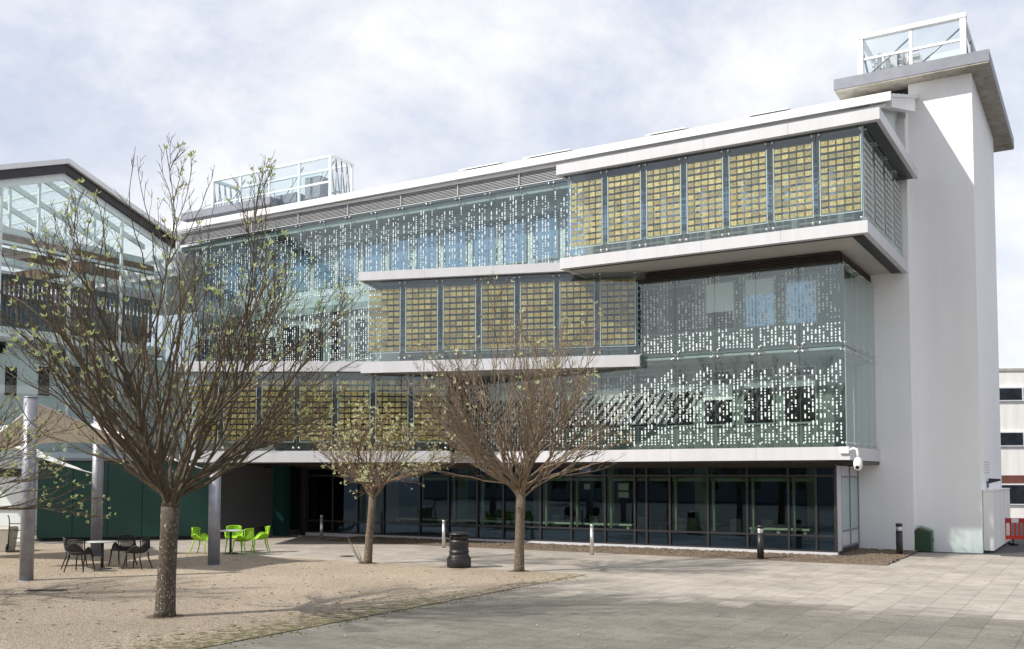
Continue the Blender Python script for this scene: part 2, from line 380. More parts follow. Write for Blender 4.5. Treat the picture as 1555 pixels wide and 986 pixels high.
# soil bed: a lumpy strip
def soil():
    b = MB(); r = random.Random(3)
    def grid(u0, u1, v0, v1, nu, nv, edge):
        i0 = len(b.v)
        for i in range(nu+1):
            for j in range(nv+1):
                u = u0+(u1-u0)*i/nu; v = v0+(v1-v0)*j/nv
                e = min(1.0, 3.0*(nv-j)/nv)
                jit = r.uniform(-0.03, 0.03) if j < nv else r.uniform(-0.04, 0.03)
                b.v.append((u+r.uniform(-.03, .03), v+jit, 0.0 + e*r.uniform(0.005, 0.075) - (0.02 if j == nv else 0)))
        for i in range(nu):
            for j in range(nv):
                q = i0+i*(nv+1)+j
                b.f.append((q, q+nv+1, q+nv+2, q+1)); b.m.append(0); b.sm.append(False)
    grid(-1.9, 18.6, 0.10, 2.45, 300, 32, True)
    grid(-1.9, 0.0, -3.4, 0.10, 28, 46, True)
    o = b.build('soil_bed', M['soil'], None, SITE, ROT); o['kind'] = 'stuff'
    o['label'] = 'strip of lumpy brown soil along the foot of the glazing'; o['category'] = 'soil'
soil()

# ------------------------------------------------------------------ office building
OFF = thing('glass_office_building', 'white banded four storey office with gold tiled glass bays and dotted glass skin', 'building', SITE, ROT)
def part(name, mb, mats, parent=None, bevel=0.0, label=None):
    o = mb.build(name, mats, parent or OFF, bevel=bevel)
    if label: o['label'] = label
    return o
UEND = 28.4
# --- structural core behind the skins
b = MB()
b.box(-0.02, UEND, -0.30, 0.0, 3.36, 6.20); b.box(-0.02, UEND, -0.30, 0.0, 6.56, 9.26)
b.box(-0.02, 0.28, -3.3, -0.31, 3.36, 13.2)
part('inner_wall', b, M['core'])
b = MB(); b.box(-0.02, UEND, -0.30, 0.0, 9.56, 13.2); part('inner_wall', b, M['corepale'])
b = MB()
for z0, z1, y in ((6.20, 6.56, 0.18), (9.26, 9.56, 0.18)):
    b.box(-0.2, UEND, -6, y, z0, z1)
b.box(-0.2, UEND, -7, 0.02, 3.00, 3.34)
part('floor_slab', b, M['coreedge'])
b = MB(); b.box(-0.02, UEND, -12.0, -11.7, 0, 15.5); b.box(UEND-0.3, UEND, -11.69, -0.31, 0, 13.2); part('rear_wall', b, M['render'])

# inner windows
def window_mesh(w, h, blind, mat):
    f = MB(); t = 0.06
    f.box(0, w, 0.0, 0.05, 0, t); f.box(0, w, 0.0, 0.05, h-t, h)
    f.box(0, t, 0.0, 0.05, t, h-t); f.box(w-t, w, 0.0, 0.05, t, h-t)
    p = MB(); p.box(t, w-t, 0.0, 0.02, t, h-t)
    k = MB()
    if blind: k.box(t+.005, w-t-.005, 0.024, 0.032, h-t-blind, h-t)
    return f, p, k
def place_windows(z, h, us, mat, blinds, wd=1.0, toplight=0.0):
    cache = {}
    for i, u in enumerate(us):
        bl = blinds[i % len(blinds)]
        if bl not in cache:
            f, p, k = window_mesh(wd, h, bl, mat)
            of = f.build('window', M['coreedge'], OFF); me = of.data
            op = p.build('pane', mat, of); ob = k.build('blind', M['blind'], of) if bl else None
            cache[bl] = (of.data, op.data, ob.data if ob else None)
            of.location = (u, 0.0, z)
        else:
            a, c, d = cache[bl]
            of = inst(a, 'window', OFF, (u, 0.0, z)); inst(c, 'pane', of)
            if d: inst(d, 'blind', of)
us_all = [0.50 + 1.33*k for k in range(11)]
place_windows(4.12, 1.42, us_all, M['pane'], [0.18, 0.16, 0.50, 0.16, 0, 0.45, 0.3, 0, 0.2], 1.06)
place_windows(5.60, 0.36, us_all, M['pane'], [0], 1.06)
place_windows(7.25, 1.65, [0.42 + 1.33*k for k in range(2)], M['panebl'], [0, 0.5], 1.06)
place_windows(7.25, 1.65, [0.42 + 1.33*k for k in range(2, 5)], M['pane'], [0.95, 0, 0], 1.06)
place_windows(7.20, 1.75, [15.4 + 1.33*k for k in range(10)], M['pane'], [0, 0.4, 0, 0, 0.2], 1.06)
place_windows(10.35, 1.75, [8.3 + 1.33*k for k in range(15)], M['panebl'], [0], 1.08)

# frit pattern
def frit(mb, w, h, seed, m, cols=10, lo=0.12, hi=None, dens=0.72, x0=0.14, dy=0.009, band=None, gaps=()):
    r = random.Random(seed); hi = hi or h-0.42
    pw = (w-2*x0)/(cols-1)
    for c in range(cols):
        if c in gaps: continue
        z = lo + r.uniform(0, .02); x = x0 + c*pw
        top = hi - [0, 0, .05, 0, .14, .18, .42, .22, .10, 0][c % 10]
        while z < top:
            k = r.random()
            hh = 0.054 if k < 0.63 else 0.145
            if band and band[0] < z < band[1]: z = band[1]; continue
            d = dens
            if z > 0.8: d = dens*(0.92 if c % 4 else 0.75)
            if r.random() < d:
                rad = 0.024; pts = []
                n = 5
                for q in range(n+1):
                    a = math.pi*q/n; pts.append((x+rad*math.cos(a), dy, z+hh-rad+rad*math.sin(a)))
                for q in range(n+1):
                    a = math.pi+math.pi*q/n; pts.append((x+rad*math.cos(a), dy, z+rad+rad*math.sin(a)))
                mb.face(pts[::-1], m)
                z += hh + 0.032
            else: z += 0.09
def pane_box(mb, w, h, g=0.008, t=0.012, m=0, me=1):
    mb.box(g, w-g, -t/2, t/2, 0, h, mats=[me, me, m, me, m, me])
_x = MB(); _x.ball((0, 0.035, 0), 0.042, 8); _x.tube([(0, -0.12, -0.02), (0, 0.02, 0)], 0.012, 6)
_o = _x.build('fixing', M['steel']); FIX = _o.data; bpy.data.objects.remove(_o)
def add_fix(o, w, h):
    for x in (0.10, w-0.10):
        for z in (0.11, h-0.09): inst(FIX, 'fixing', o, (x, 0, z))
def skin_mesh(w, h, seed, band=None, hi=None, glassmat='skin', fritmat='frit', gaps=()):
    g = MB(); pane_box(g, w, h); frit(g, w, h, seed, 2, band=band, hi=hi, gaps=gaps)
    o = g.build('glass_panel', [M[glassmat], M['edge'], M[fritmat]]); me = o.data; bpy.data.objects.remove(o)
    return me, (w, h)
def run_skin(u0, n, w, v, z, h, seeds, rot=0.0, band=None, hi=None, glassmat='skin', fritmat='frit', gaps=()):
    ms = [skin_mesh(w, h, s, band, hi, glassmat, fritmat, gaps) for s in seeds]
    for k in range(n):
        me, fx = ms[k % len(ms)]
        if rot == 0.0: loc = (u0+k*w, v, z); rz = 0.0
        else: loc = (u0, v-(k+1)*w*0 - k*w, z); rz = rot
        o = inst(me, 'glass_panel', OFF, loc, rz); add_fix(o, *fx)
SK = 1.2
run_skin(-0.62, 11, 1.334, SK, 3.36, 2.98, [11, 12], band=(0.70, 0.86), hi=2.45)
run_skin(-0.62, 5, 1.334, SK, 6.37, 2.52, [13, 14], band=(0.70, 0.84), hi=2.35)
# upper left skin, two storeys
run_skin(7.95, 15, 1.32, SK, 9.62, 3.22, [15, 16, 17], hi=2.85, gaps=(3, 8), fritmat='fritsoft')
run_skin(15.87, 9, 1.32, SK, 6.62, 2.96, [18, 19], hi=2.5)
# right return of the skin
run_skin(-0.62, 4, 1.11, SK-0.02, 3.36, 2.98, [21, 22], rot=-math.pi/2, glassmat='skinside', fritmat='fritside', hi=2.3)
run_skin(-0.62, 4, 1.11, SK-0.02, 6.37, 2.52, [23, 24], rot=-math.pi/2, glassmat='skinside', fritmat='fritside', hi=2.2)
# cavity walkway rail and spiders
b = MB()
b.box(-0.5, 5.8, 0.75, 1.12, 6.27, 6.35); b.box(-0.5, 5.8, 0.25, 0.74, 6.29, 6.32)
b.box(-0.55, -0.30, -3.2, 0.7, 6.27, 6.35)
part('walkway', b, M['coreedge'])
for k in range(0, 5):
    u = -0.62+1.334*(k+1); b = MB()
    b.box(u-0.05, u+0.05, 1.07, 1.13, 6.31, 6.41)
    for dx in (-0.10, 0.10):
        for dz in (-0.10, 0.10):
            b.tube([(u, 1.11, 6.36), (u+dx, 1.24, 6.36+dz)], 0.02, 6); b.ball((u+dx*1.1, 1.25, 6.36+dz*1.1), 0.045, 8)
    b.tube([(u, 0.7, 6.33), (u, 1.08, 6.36)], 0.03, 8)
    part('spider_bracket', b, M['steel'])
b = MB(); b.box(-0.60, UEND, 0.15, 1.05, 12.55, 12.75); b.box(7.8, UEND, 0.15, 0.5, 12.0, 12.10)
for k in range(15): b.tube([(7.95+1.32*k, 0.1, 12.62), (7.95+1.32*k, 1.1, 12.70)], 0.03, 6)
part('head_rail', b, M['coreedge'])

# --- ground floor
mull = [17.57, 15.79, 14.43, 13.12, 11.98, 10.41, 9.15, 7.83, 6.71, 6.27, 5.43, 4.09, 2.77, 1.44, 0.58, 0.0]
mull = [21.6, 20.2, 18.9] + mull
b = MB()
for u in mull: b.box(u-0.035, u+0.035, -0.10, 0.04, 0.13, 2.80)
for a, c in zip(mull[:-1], mull[1:]):
    for z0, z1 in ((0.13, 0.18), (0.59, 0.65), (2.45, 2.52), (2.74, 2.80)):
        b.box(c+0.0355, a-0.0355, -0.08, 0.035, z0, z1)
part('glazing_frame', b, M['dark'])
for a, c in zip(mull[:-1], mull[1:]):
    
    p = MB(); p.box(c+0.036, a-0.036, -0.075, -0.05, 0.181, 0.589)
    if a < 0.7: p.box(c+0.036, a-0.036, -0.075, -0.05, 0.651, 2.739)
    p.build('spandrel', M['navy'], OFF)
    p = MB(); p.box(c+0.036, a-0.036, -0.03, -0.018, 0.181, 2.739); p.build('glazing_pane', M['shop'], OFF)
b = MB(); b.box(-0.06, 21.6, -0.12, 0.10, -0.05, 0.125); part('plinth', b, M['fascia'])
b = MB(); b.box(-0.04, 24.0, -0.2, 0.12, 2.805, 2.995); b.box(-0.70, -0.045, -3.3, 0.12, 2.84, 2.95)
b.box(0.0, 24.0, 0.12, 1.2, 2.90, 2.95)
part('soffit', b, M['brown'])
# interior of the ground floor
b = MB(); b.box(0.3, 22, -7.0, -6.8, 0, 2.95); part('interior_wall', b, M['interior'])
b = MB(); b.box(0.05, 22, -6.8, -0.13, 0.0, 0.10); part('interior_floor', b, M['interior'])
for u in (1.3, 5.3, 9.0, 12.0, 15.6):
    b = MB(); b.box(u-0.25, u+0.25, -3.2, -2.7, 0.10, 2.95); b.build('interior_column', M['mint'], OFF)
for i, (u0, u1) in enumerate(((0.9, 2.9), (7.0, 11.8), (11.9, 17.3))):
    b = MB(); b.box(u0, u1, -0.75, -0.35, 0.74, 0.80)
    for u in (u0+0.15, (u0+u1)/2, u1-0.15): b.box(u-0.05, u+0.05, -0.7, -0.4, 0.10, 0.74)
    b.build('window_bench', M['bench'], OFF)
b = MB()
for u in (14.30, 13.0, 10.28, 9.03, 7.7, 5.3, 3.97, 2.65, 1.33):
    b.box(u-0.055, u+0.02, -0.20, -0.11, 0.66, 2.44)
b.box(0.2, 17.4, -0.5, -0.2, 2.30, 2.42)
part('window_reveal', b, M['mint'])
for (ua, ub, za, zb) in ((7.12, 7.52, 1.98, 2.22), (7.12, 7.52, 1.72, 1.92), (7.95, 8.08, 1.72, 1.92), (7.95, 8.08, 1.98, 2.22), (8.62, 8.85, 2.0, 2.2)):
    b = MB(); b.box(ua, ub, -0.42, -0.40, za, zb); part('notice_board', b, M['bench'])
for u in (1.9, 4.6, 6.5, 10.0, 13.4):
    b = MB(); b.box(u-0.5, u+0.5, -2.0, -1.4, 0.80, 0.84); b.tube([(u, -1.7, 0.1), (u, -1.7, 0.8)], 0.04, 8)
    for q in (-0.8, 0.8):
        b.box(u+q-0.2, u+q+0.2, -1.9, -1.5, 0.52, 0.56); b.box(u+q-0.2, u+q+0.2, -1.93, -1.90, 0.565, 1.0); b.tube([(u+q, -1.7, 0.1), (u+q, -1.7, 0.52)], 0.03, 6)
    part('cafe_furniture', b, M['beige'])
# ground floor return and white side wall
b = MB()
b.box(0.0, 0.06, -3.28, -0.70, 0.25, 2.80); part('side_panel', b, M['fascia'])
b = MB(); b.box(-0.03, 0.07, -0.69, -0.06, 0.14, 2.80); part('corner_panel', b, M['fascia'])
b = MB()
for v in (-0.72, -2.0, -3.27): b.box(-0.03, 0.02, v-0.035, v+0.035, 0.25, 2.80)
for z in (0.25, 0.74, 2.45): b.box(-0.028, 0.018, -3.23, -0.76, z-0.03, z+0.03)
part('side_frame', b, M['zinc'])
b = MB(); b.box(-0.015, -0.005, -3.24, -0.76, 0.79, 2.41); part('side_glazing', b, M['skinside'])
b = MB(); b.box(0.01, 0.3, -3.29, -0.13, -0.02, 0.24); part('side_plinth', b, M['dark'])
b = MB(); b.box(-1.75, 0.0, -5.2, -3.3, -0.02, 14.95); part('end_wall', b, M['render'])

# --- first floor band
b = MB(); seg_box(b, -0.74, 13.3, 1.12, 1.32, 2.955, 3.345); part('ledge', b, M['fascia'])
b = MB(); b.box(-0.74, -0.56, -3.3, 1.115, 2.955, 3.345); part('ledge', b, M['fascia'])
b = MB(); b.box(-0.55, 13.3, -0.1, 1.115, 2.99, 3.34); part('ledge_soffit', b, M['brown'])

# --- gold glazed bays
def gold_mesh(w, h, seed):
    g = MB(); pane_box(g, w, h)
    t = MB(); r = random.Random(seed)
    x0, x1 = 0.115, w-0.115; z0, z1 = 0.34, h-0.25
    nc, nr = 5, 11; px = (x1-x0)/nc; pz = (z1-z0)/nr
    tw, th = px*0.82, pz*0.68
    for i in range(nc):
        for j in range(nr):
            cx = x0+px*(i+.5); cz = z0+pz*(j+.5)
            t.box(cx-tw/2, cx+tw/2, -0.045, -0.030, cz-th/2+r.uniform(-.004, .004), cz+th/2+r.uniform(-.004, .004), r.choice([0, 0, 0, 1, 2, 2, 3, 4]) )
            # fine gilded wires tying tiles in a row
            if i < nc-1:
                for q in (-0.3, 0.3):
                    t.box(cx+tw/2, cx+px-tw/2, -0.040, -0.034, cz+th*q-0.0025, cz+th*q+0.0025, 1)
    for x in (x0-0.012, x1+0.012):
        t.box(x-0.011, x+0.011, -0.05, -0.025, z0-0.03, z1+0.02, 5)
    t.box(x0, x1, -0.05, -0.025, z0-0.035, z0-0.018, 5)
    o = g.build('glass_panel', [M['goldglass'], M['edge']]); a = o.data; bpy.data.objects.remove(o)
    o = t.build('gold_screen', GOLDS + [M['frit']]); c = o.data; bpy.data.objects.remove(o)
    return a, c, (w, h)
def bay(R0, rot, n, w, z0, z1, led, top, depth, ext, roofext, pm, wm):
    """box bay: R0 = right front corner (u,v); rot = angle of its front; led/top = thickness of ledge and roof edge"""
    ca, sa = math.cos(rot), math.sin(rot)
    ln = n*w
    def T(x, y): return (R0[0]+x*ca-y*sa, R0[1]+x*sa+y*ca)
    h = z1-z0
    vs = [gold_mesh(w, h, q+int(z0*10)) for q in range(4)]
    for k in range(n):
        a, c, d = vs[(k*3+k//4) % 4]
        p = T(k*w, -0.10)
        o = inst(a, 'glass_panel', OFF, (p[0], p[1], z0), rot)
        inst(c, 'gold_screen', o); add_fix(o, *d)
    base = (R0[0], R0[1], 0)
    def loc(mb, name, mats): return mb.build(name, mats, OFF, base, rot)
    m = MB(); e0, e1 = ext
    seg_box(m, -e0, ln+e1, -0.18, 0.04, z0-led, z0-0.004); m.box(-e0, -e0+0.16, -depth, -0.181, z0-led, z0-0.004)
    m.box(ln+e1-0.16, ln+e1, -depth, -0.181, z0-led, z0-0.004)
    loc(m, 'ledge', M['fascia'])
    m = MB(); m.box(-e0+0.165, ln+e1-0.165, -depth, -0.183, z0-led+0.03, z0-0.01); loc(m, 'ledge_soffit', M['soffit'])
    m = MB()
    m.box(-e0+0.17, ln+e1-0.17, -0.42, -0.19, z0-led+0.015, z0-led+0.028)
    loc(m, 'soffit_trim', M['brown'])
    r0, r1 = roofext
    m = MB(); seg_box(m, -r0, ln+r1, -0.10, 0.12, z1+0.02, z1+0.02+top); m.box(-r0, -r0+0.12, -depth, -0.101, z1+0.02, z1+0.02+top)
    m.box(ln+r1-0.12, ln+r1, -depth, -0.101, z1+0.02, z1+0.02+top)
    loc(m, 'roof_fascia', M['fascia'])
    m = MB(); m.box(-r0+0.125, ln+r1-0.125, -depth, -0.103, z1+0.05, z1+top-0.02); loc(m, 'bay_roof', M['dark'])
    # inner wall of the bay with a window strip
    m = MB(); hb = h
    m.box(0.5, ln-0.3, -1.05, -0.85, z0, z0+0.62); m.box(0.5, ln-0.3, -1.05, -0.85, z0+h-0.55, z0+h)
    for k in range(n+1):
        x = min(max(0.5, k*w-0.12), ln-0.55); m.box(x, x+0.26, -1.0, -0.84, z0+0.62, z0+h-0.55)
    m.box(0.5, ln-0.3, -0.80, -0.74, z0+0.72, z0+0.78); m.box(0.5, ln-0.3, -0.80, -0.74, z0+0.98, z0+1.02); m.box(0.5, ln-0.3, -0.8, -0.74, z0+1.9, z0+1.96)
    loc(m, 'inner_wall', M[wm])
    m = MB(); m.box(0.5, ln-0.3, -1.04, -0.98, z0+0.62, z0+h-0.55); loc(m, 'inner_window', M[pm])
    m = MB(); m.box(0.45, 0.5, -depth, -0.86, z0, z0+h); loc(m, 'inner_wall', M['core'])
    return T, h
T, h = bay((-1.63, 3.10), 0.0, 7, 1.335, 9.57, 12.30, 0.35, 0.33, 6.4, (0.08, 0.22), (0.46, 0.30), 'panebl', 'core')
bay((5.90, 1.50), R(17.8), 7, 1.365, 6.46, 9.30, 0.39, 0.30, 4.4, (0.05, 0.12), (0.0, 0.20), 'paneslate', 'core')
bay((12.64, 2.65), R(30.8), 7, 1.342, 3.36, 6.13, 0.40, 0.36, 8.5, (0.05, 0.05), (0.05, 0.25), 'pane', 'coredark')
# upper strip on the middle bay's roof
b = MB(); b.box(0.6, 8.6, -0.6, -0.35, 9.56, 9.70); b.build('roof_upstand', M['fascia'], OFF, (5.90, 1.50, 0), R(17.8))
# side of the top bay: glazed with pale rectangles
def bay_side():
    w, h = 1.56, 2.73
    for k in range(4):
        g = MB(); pane_box(g, w, h, 0.01)
        for j in range(11):
            z = 0.36+j*0.195
            for q in range(3):
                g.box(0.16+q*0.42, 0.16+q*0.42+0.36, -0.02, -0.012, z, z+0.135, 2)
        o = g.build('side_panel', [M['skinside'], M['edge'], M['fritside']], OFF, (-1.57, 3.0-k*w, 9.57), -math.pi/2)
        add_fix(o, w, h)
    b = MB(); b.box(-0.9, -0.8, -3.3, 2.1, 9.57, 12.3); part('inner_wall', b, M['core'])
bay_side()
# louvred vents under the top bay
b = MB()
for k in range(5): b.box(-0.5, 5.8, 1.05, 1.15, 8.93+0.055*k, 8.955+0.055*k)
for k in range(5): b.box(-0.55, -0.45, -3.25, 1.04, 8.93+0.055*k, 8.955+0.055*k)
b.box(-0.5, 5.8, 0.9, 1.0, 8.9, 9.22)
part('vent_louvre', b, M['brown'])
b = MB()
for k in range(5): b.box(-1.55+0.07*k, -1.51+0.07*k, -3.2, 2.7, 9.205, 9.235)
part('soffit_vent', b, M['dark'])

# --- top louvre band and roof
k = 0; u = 7.95
while u < UEND-0.2:
    b = MB(); u1 = min(u+2.64, UEND)
    for j in range(8): b.hexa([(u+0.02, 1.10, 12.88+0.055*j), (u1-0.02, 1.10, 12.88+0.055*j), (u1-0.02, 1.20, 12.865+0.055*j), (u+0.02, 1.20, 12.865+0.055*j),
                              (u+0.02, 1.10, 12.90+0.055*j), (u1-0.02, 1.10, 12.90+0.055*j), (u1-0.02, 1.20, 12.885+0.055*j), (u+0.02, 1.20, 12.885+0.055*j)])
    b.box(u+0.02, u1-0.02, 1.02, 1.08, 12.86, 13.32)
    b.box(u-0.02, u+0.018, 1.06, 1.24, 12.84, 13.34); b.box(u+0.02, u1-0.02, 1.13, 1.23, 12.835, 12.862)
    b.build('louvre_panel', M['louvre'], OFF); u = u1
b = MB(); b.box(-1.9, UEND+0.5, 1.12, 1.26, 13.31, 13.42, 0); part('roof_fascia', b, M['whitemetal'])
SL = (15.15-13.66)/4.6
def roofz(v): return 13.66+(1.32-v)*SL
b = MB()
u0, u1 = -2.09, UEND+0.7
for (va, vb, t0, t1) in ((1.32, -9.5, -0.06, 0.0),):
    b.hexa([(u0, vb, roofz(vb)-0.10), (u1, vb, roofz(vb)-0.10), (u1, va, roofz(va)-0.10), (u0, va, roofz(va)-0.10),
            (u0, vb, roofz(vb)), (u1, vb, roofz(vb)), (u1, va, roofz(va)), (u0, va, roofz(va))])
for k in range(9):       # standing seams stepping up the slope
    v = 0.6-k*0.9
    b.box(-1.9, u1-0.2, v-0.03, v+0.03, roofz(v)-0.01, roofz(v)+0.05)
part('roof', b, M['whitemetal'])
b = MB(); b.box(-2.09, UEND+0.7, 1.325, 1.42, 13.43, 13.70); b.box(-2.09, UEND+0.7, 1.30, 1.34, 13.705, 13.73); part('gutter', b, M['whitemetal'], bevel=0.02)
b = MB()
b.hexa([(-2.06, -3.28, roofz(-3.28)-0.56), (-1.80, -3.28, roofz(-3.28)-0.56), (-1.80, 1.1, roofz(1.1)-0.40), (-2.06, 1.1, roofz(1.1)-0.40),
        (-2.06, -3.28, roofz(-3.28)-0.104), (-1.80, -3.28, roofz(-3.28)-0.104), (-1.80, 1.1, roofz(1.1)-0.104), (-2.06, 1.1, roofz(1.1)-0.104)])
part('verge', b, M['whitemetal'])
b = MB(); b.hexa([(-1.5, -3.29, 12.70), (-1.4, -3.29, 12.70), (-1.4, 0.9, 12.70), (-1.5, 0.9, 12.70), (-1.5, -3.29, roofz(-3.29)-0.12), (-1.4, -3.29, roofz(-3.29)-0.12), (-1.4, 0.9, roofz(0.9)-0.12), (-1.5, 0.9, roofz(0.9)-0.12)]); part('side_glazing', b, M['mintsteel'])
b = MB(); b.box(-1.78, -1.5, -3.28, -2.9, 12.66, 14.3); part('downpipe_casing', b, M['whitemetal'])
for (ua, ub) in ((1.48, 2.93), (5.04, 6.53), (9.57, 11.56), (12.6, 14.5)):
    b = MB(); va, vb = -0.7, -1.7
    za, zb = roofz(va)+0.22, roofz(vb)+0.16
    b.hexa([(ua, vb, zb), (ub, vb, zb), (ub, va, za), (ua, va, za), (ua, vb, zb+0.04), (ub, vb, zb+0.04), (ub, va, za+0.04), (ua, va, za+0.04)], 0)
    b.hexa([(ua+.1, vb+.1, roofz(vb)-0.1), (ub-.1, vb+.1, roofz(vb)-0.1), (ub-.1, va-.1, roofz(va)-0.05), (ua+.1, va-.1, roofz(va)-0.05), (ua+.1, vb+.1, zb-.03), (ub-.1, vb+.1, zb-.03), (ub-.1, va-.1, za-.005), (ua+.1, va-.1, za-.005)], 1)
    b.build('roof_vent', [M['mintsteel'], M['zinc']], OFF)
# rooftop enclosure at the far end
def glass_box(parent, u0, u1, v0, v1, z0, z1, name, nu, t=0.09, fm='whitemetal'):
    b = MB()
    for u in (u0, u1):
        for v in (v0, v1): b.box(u-t, u+t, v-t, v+t, z0, z1)
    for v in (v0, v1):
        b.box(u0-t-0.02, u1+t+0.02, v-t-0.02, v+t+0.02, z1+0.001, z1+t*1.7); zm = z0+(z1-z0)*0.47
        b.box(u0+t, u1-t, v-0.04, v+0.04, zm-0.04, zm+0.04)
        for k in range(1, nu):
            u = u0+(u1-u0)*k/nu; b.box(u-0.05, u+0.05, v-0.05, v+0.05, z0, zm-0.041); b.box(u-0.05, u+0.05, v-0.05, v+0.05, zm+0.041, z1)
    for u in (u0, u1): b.box(u-0.06, u+0.06, v1+t+0.03, v0-t-0.03, z1+0.002, z1+0.15)
    o = b.build(name, M[fm], parent)
    g = MB(); g.box(u0+t, u1-t, v0-0.062, v0-0.052, z0, z1); g.build('screen_glass', M['clear'], parent)
    g = MB(); g.box(u0+t, u1-t, v1+0.052, v1+0.062, z0, z1); g.build('screen_glass', M['clear'], parent)
    d = MB(); n = 4
    for k in range(n):
        va = v0+(v1-v0)*k/n; vb = v0+(v1-v0)*(k+1)/n
        for u in (u0, u1):
            d.tube([(u, va, z1-0.05), (u, vb, z0)], 0.035, 6); d.tube([(u, vb, z0), (u, vb, z1)], 0.03, 6)
    for k in range(nu):
        ua = u0+(u1-u0)*k/nu; ub = u0+(u1-u0)*(k+1)/nu
        d.tube([(ua, v0-0.3, z1-0.1), (ub, v0-0.3, z0)], 0.03, 6)
    d.build('bracing', M['galv'], parent)
glass_box(OFF, 24.9, 33.0, -5.0, -6.6, 15.75, 18.0, 'rooftop_screen_frame', 4, 0.06, 'mintsteel')
b = MB(); b.box(26.0, 27.0, -6.3, -5.5, 15.7, 17.4); b.box(27.6, 29.0, -6.3, -5.5, 15.7, 16.8)
part('rooftop_plant', b, M['zinc'])
b = MB(); b.box(28.5, 35.0, -9.0, -4.6, 16.12, 16.5); b.box(29.5, 34, -8.5, -5.2, 13.0, 16.11); part('rooftop_slab', b, M['zinc'])
b = MB()
b.box(22.5, 30.2, -7, -4.4, 14.9, 15.74); part('roof_kerb', b, M['whitemetal'])

# ------------------------------------------------------------------ stair tower
TW = thing('stair_tower', 'tall plain white rendered tower with overhanging concrete cap at the right end', 'tower', SITE, ROT)
b = MB(); b.box(-3.72, -1.75, -11.3, -3.9, -0.02, 15.78); b.box(-1.749, 0.5, -11.3, -5.25, -0.02, 15.3); b.build('tower_shaft', M['render'], TW)
b = MB(); b.box(-1.748, -0.2, -5.2, -4.2, 14.4, 15.70); b.build('recess_panel', M['dark'], TW)
b = MB(); b.box(-4.30, 0.55, -13.3, -3.28, 15.785, 15.83, 1)
b.build('cap_soffit', [M['concrete'], M['concrete']], TW)
b = MB(); b.box(-4.32, 0.57, -13.32, -3.26, 15.832, 16.22); b.build('cap_slab', M['zinc'], TW, bevel=0.01)
glass_box(TW, -3.53, -0.28, -3.62, -12.0, 16.222, 17.55, 'rooftop_screen_frame', 2)
b = MB(); rr = random.Random(4)
for k in range(9):
    u = -0.55-0.16*k; b.tube([(u, -4.3-rr.random(), 16.22), (u, -4.3-rr.random(), 16.9+0.5*rr.random())], 0.03+0.05*rr.random(), 8)
b.box(-1.3, -0.9, -5.2, -4.6, 16.5, 17.3); b.box(-2.0, -1.5, -5.6, -4.9, 16.22, 17.2)
for k in range(5): b.box(-2.0, -0.5, -4.75, -4.68, 16.35+0.22*k, 16.40+0.22*k)
b.build('rooftop_plant', M['steel'], TW)
b = MB(); b.box(-3.3, -2.2, -6.0, -5.9, 16.222, 17.45); b.build('rear_screen', M['frit'], TW)
for k in range(3):
    b = MB(); v = -4.95-k*0.62; b.box(-3.74, -3.721, v-0.14, v+0.14, 2.55, 3.02, 0)
    for j in range(5): b.box(-3.75, -3.741, v-0.12, v+0.12, 2.58+0.085*j, 2.61+0.085*j, 1)
    b.build('vent', [M['render'], M['fritside']], TW)
o = thing('wall_lamp', 'small dark wedge shaped lamp high on the side of the white tower', 'lamp', W(-3.73, -5.7, 2.2), ROT)
b = MB(); b.box(-0.05, 0.0, -0.06, 0.06, -0.12, 0.1); b.build('bracket', M['zinc'], o)
b = MB(); b.hexa([(-0.42, -0.14, 0.12), (-0.05, -0.14, 0.02), (-0.05, 0.14, 0.02), (-0.42, 0.14, 0.12), (-0.40, -0.12, 0.18), (-0.05, -0.12, 0.20), (-0.05, 0.12, 0.20), (-0.40, 0.12, 0.18)]); b.build('shade', M['dark'], o)
o = thing('utility_enclosure', 'long low off white cabinet against the side of the white tower', 'cabinet', W(-3.73, -4.15), ROT)
b = MB(); b.box(-0.30, 0.0, -6.6, -0.03, 0.06, 1.98); b.build('body', M['oldwhite'], o, bevel=0.01)
b = MB(); b.box(-0.32, -0.001, -6.62, -0.01, 1.982, 2.02); b.build('lid', M['whitemetal'], o)
b = MB(); b.box(-0.27, -0.01, -6.5, -0.05, -0.01, 0.059); b.build('base', M['dark'], o)

# cctv camera
o = thing('security_camera', 'white dome camera on a curved arm at the corner of the white ledge', 'camera', W(-0.745, 1.2, 3.24), ROT)
b = MB(); b.box(0.02, 0.28, 0.125, 0.20, -0.10, 0.10); b.build('mount_box', M['whitemetal'], o, bevel=0.01)
b = MB(); b.tube([(0.02, 0.16, 0.0), (-0.12, 0.17, 0.05), (-0.20, 0.18, 0.02), (-0.23, 0.18, -0.10), (-0.23, 0.18, -0.22)], 0.035, 10); b.build('arm', M['whitemetal'], o)
b = MB(); b.lathe([(0.05, -0.62+0.02), (0.10, -0.55), (0.13, -0.44), (0.125, -0.34), (0.09, -0.25), (0.05, -0.22)], 18, 0, (-0.23, 0.18)); b.build('dome', M['whitemetal'], o)
b = MB(); b.ball((-0.23, 0.255, -0.50), 0.065, 12); b.build('lens', M['pane'], o)

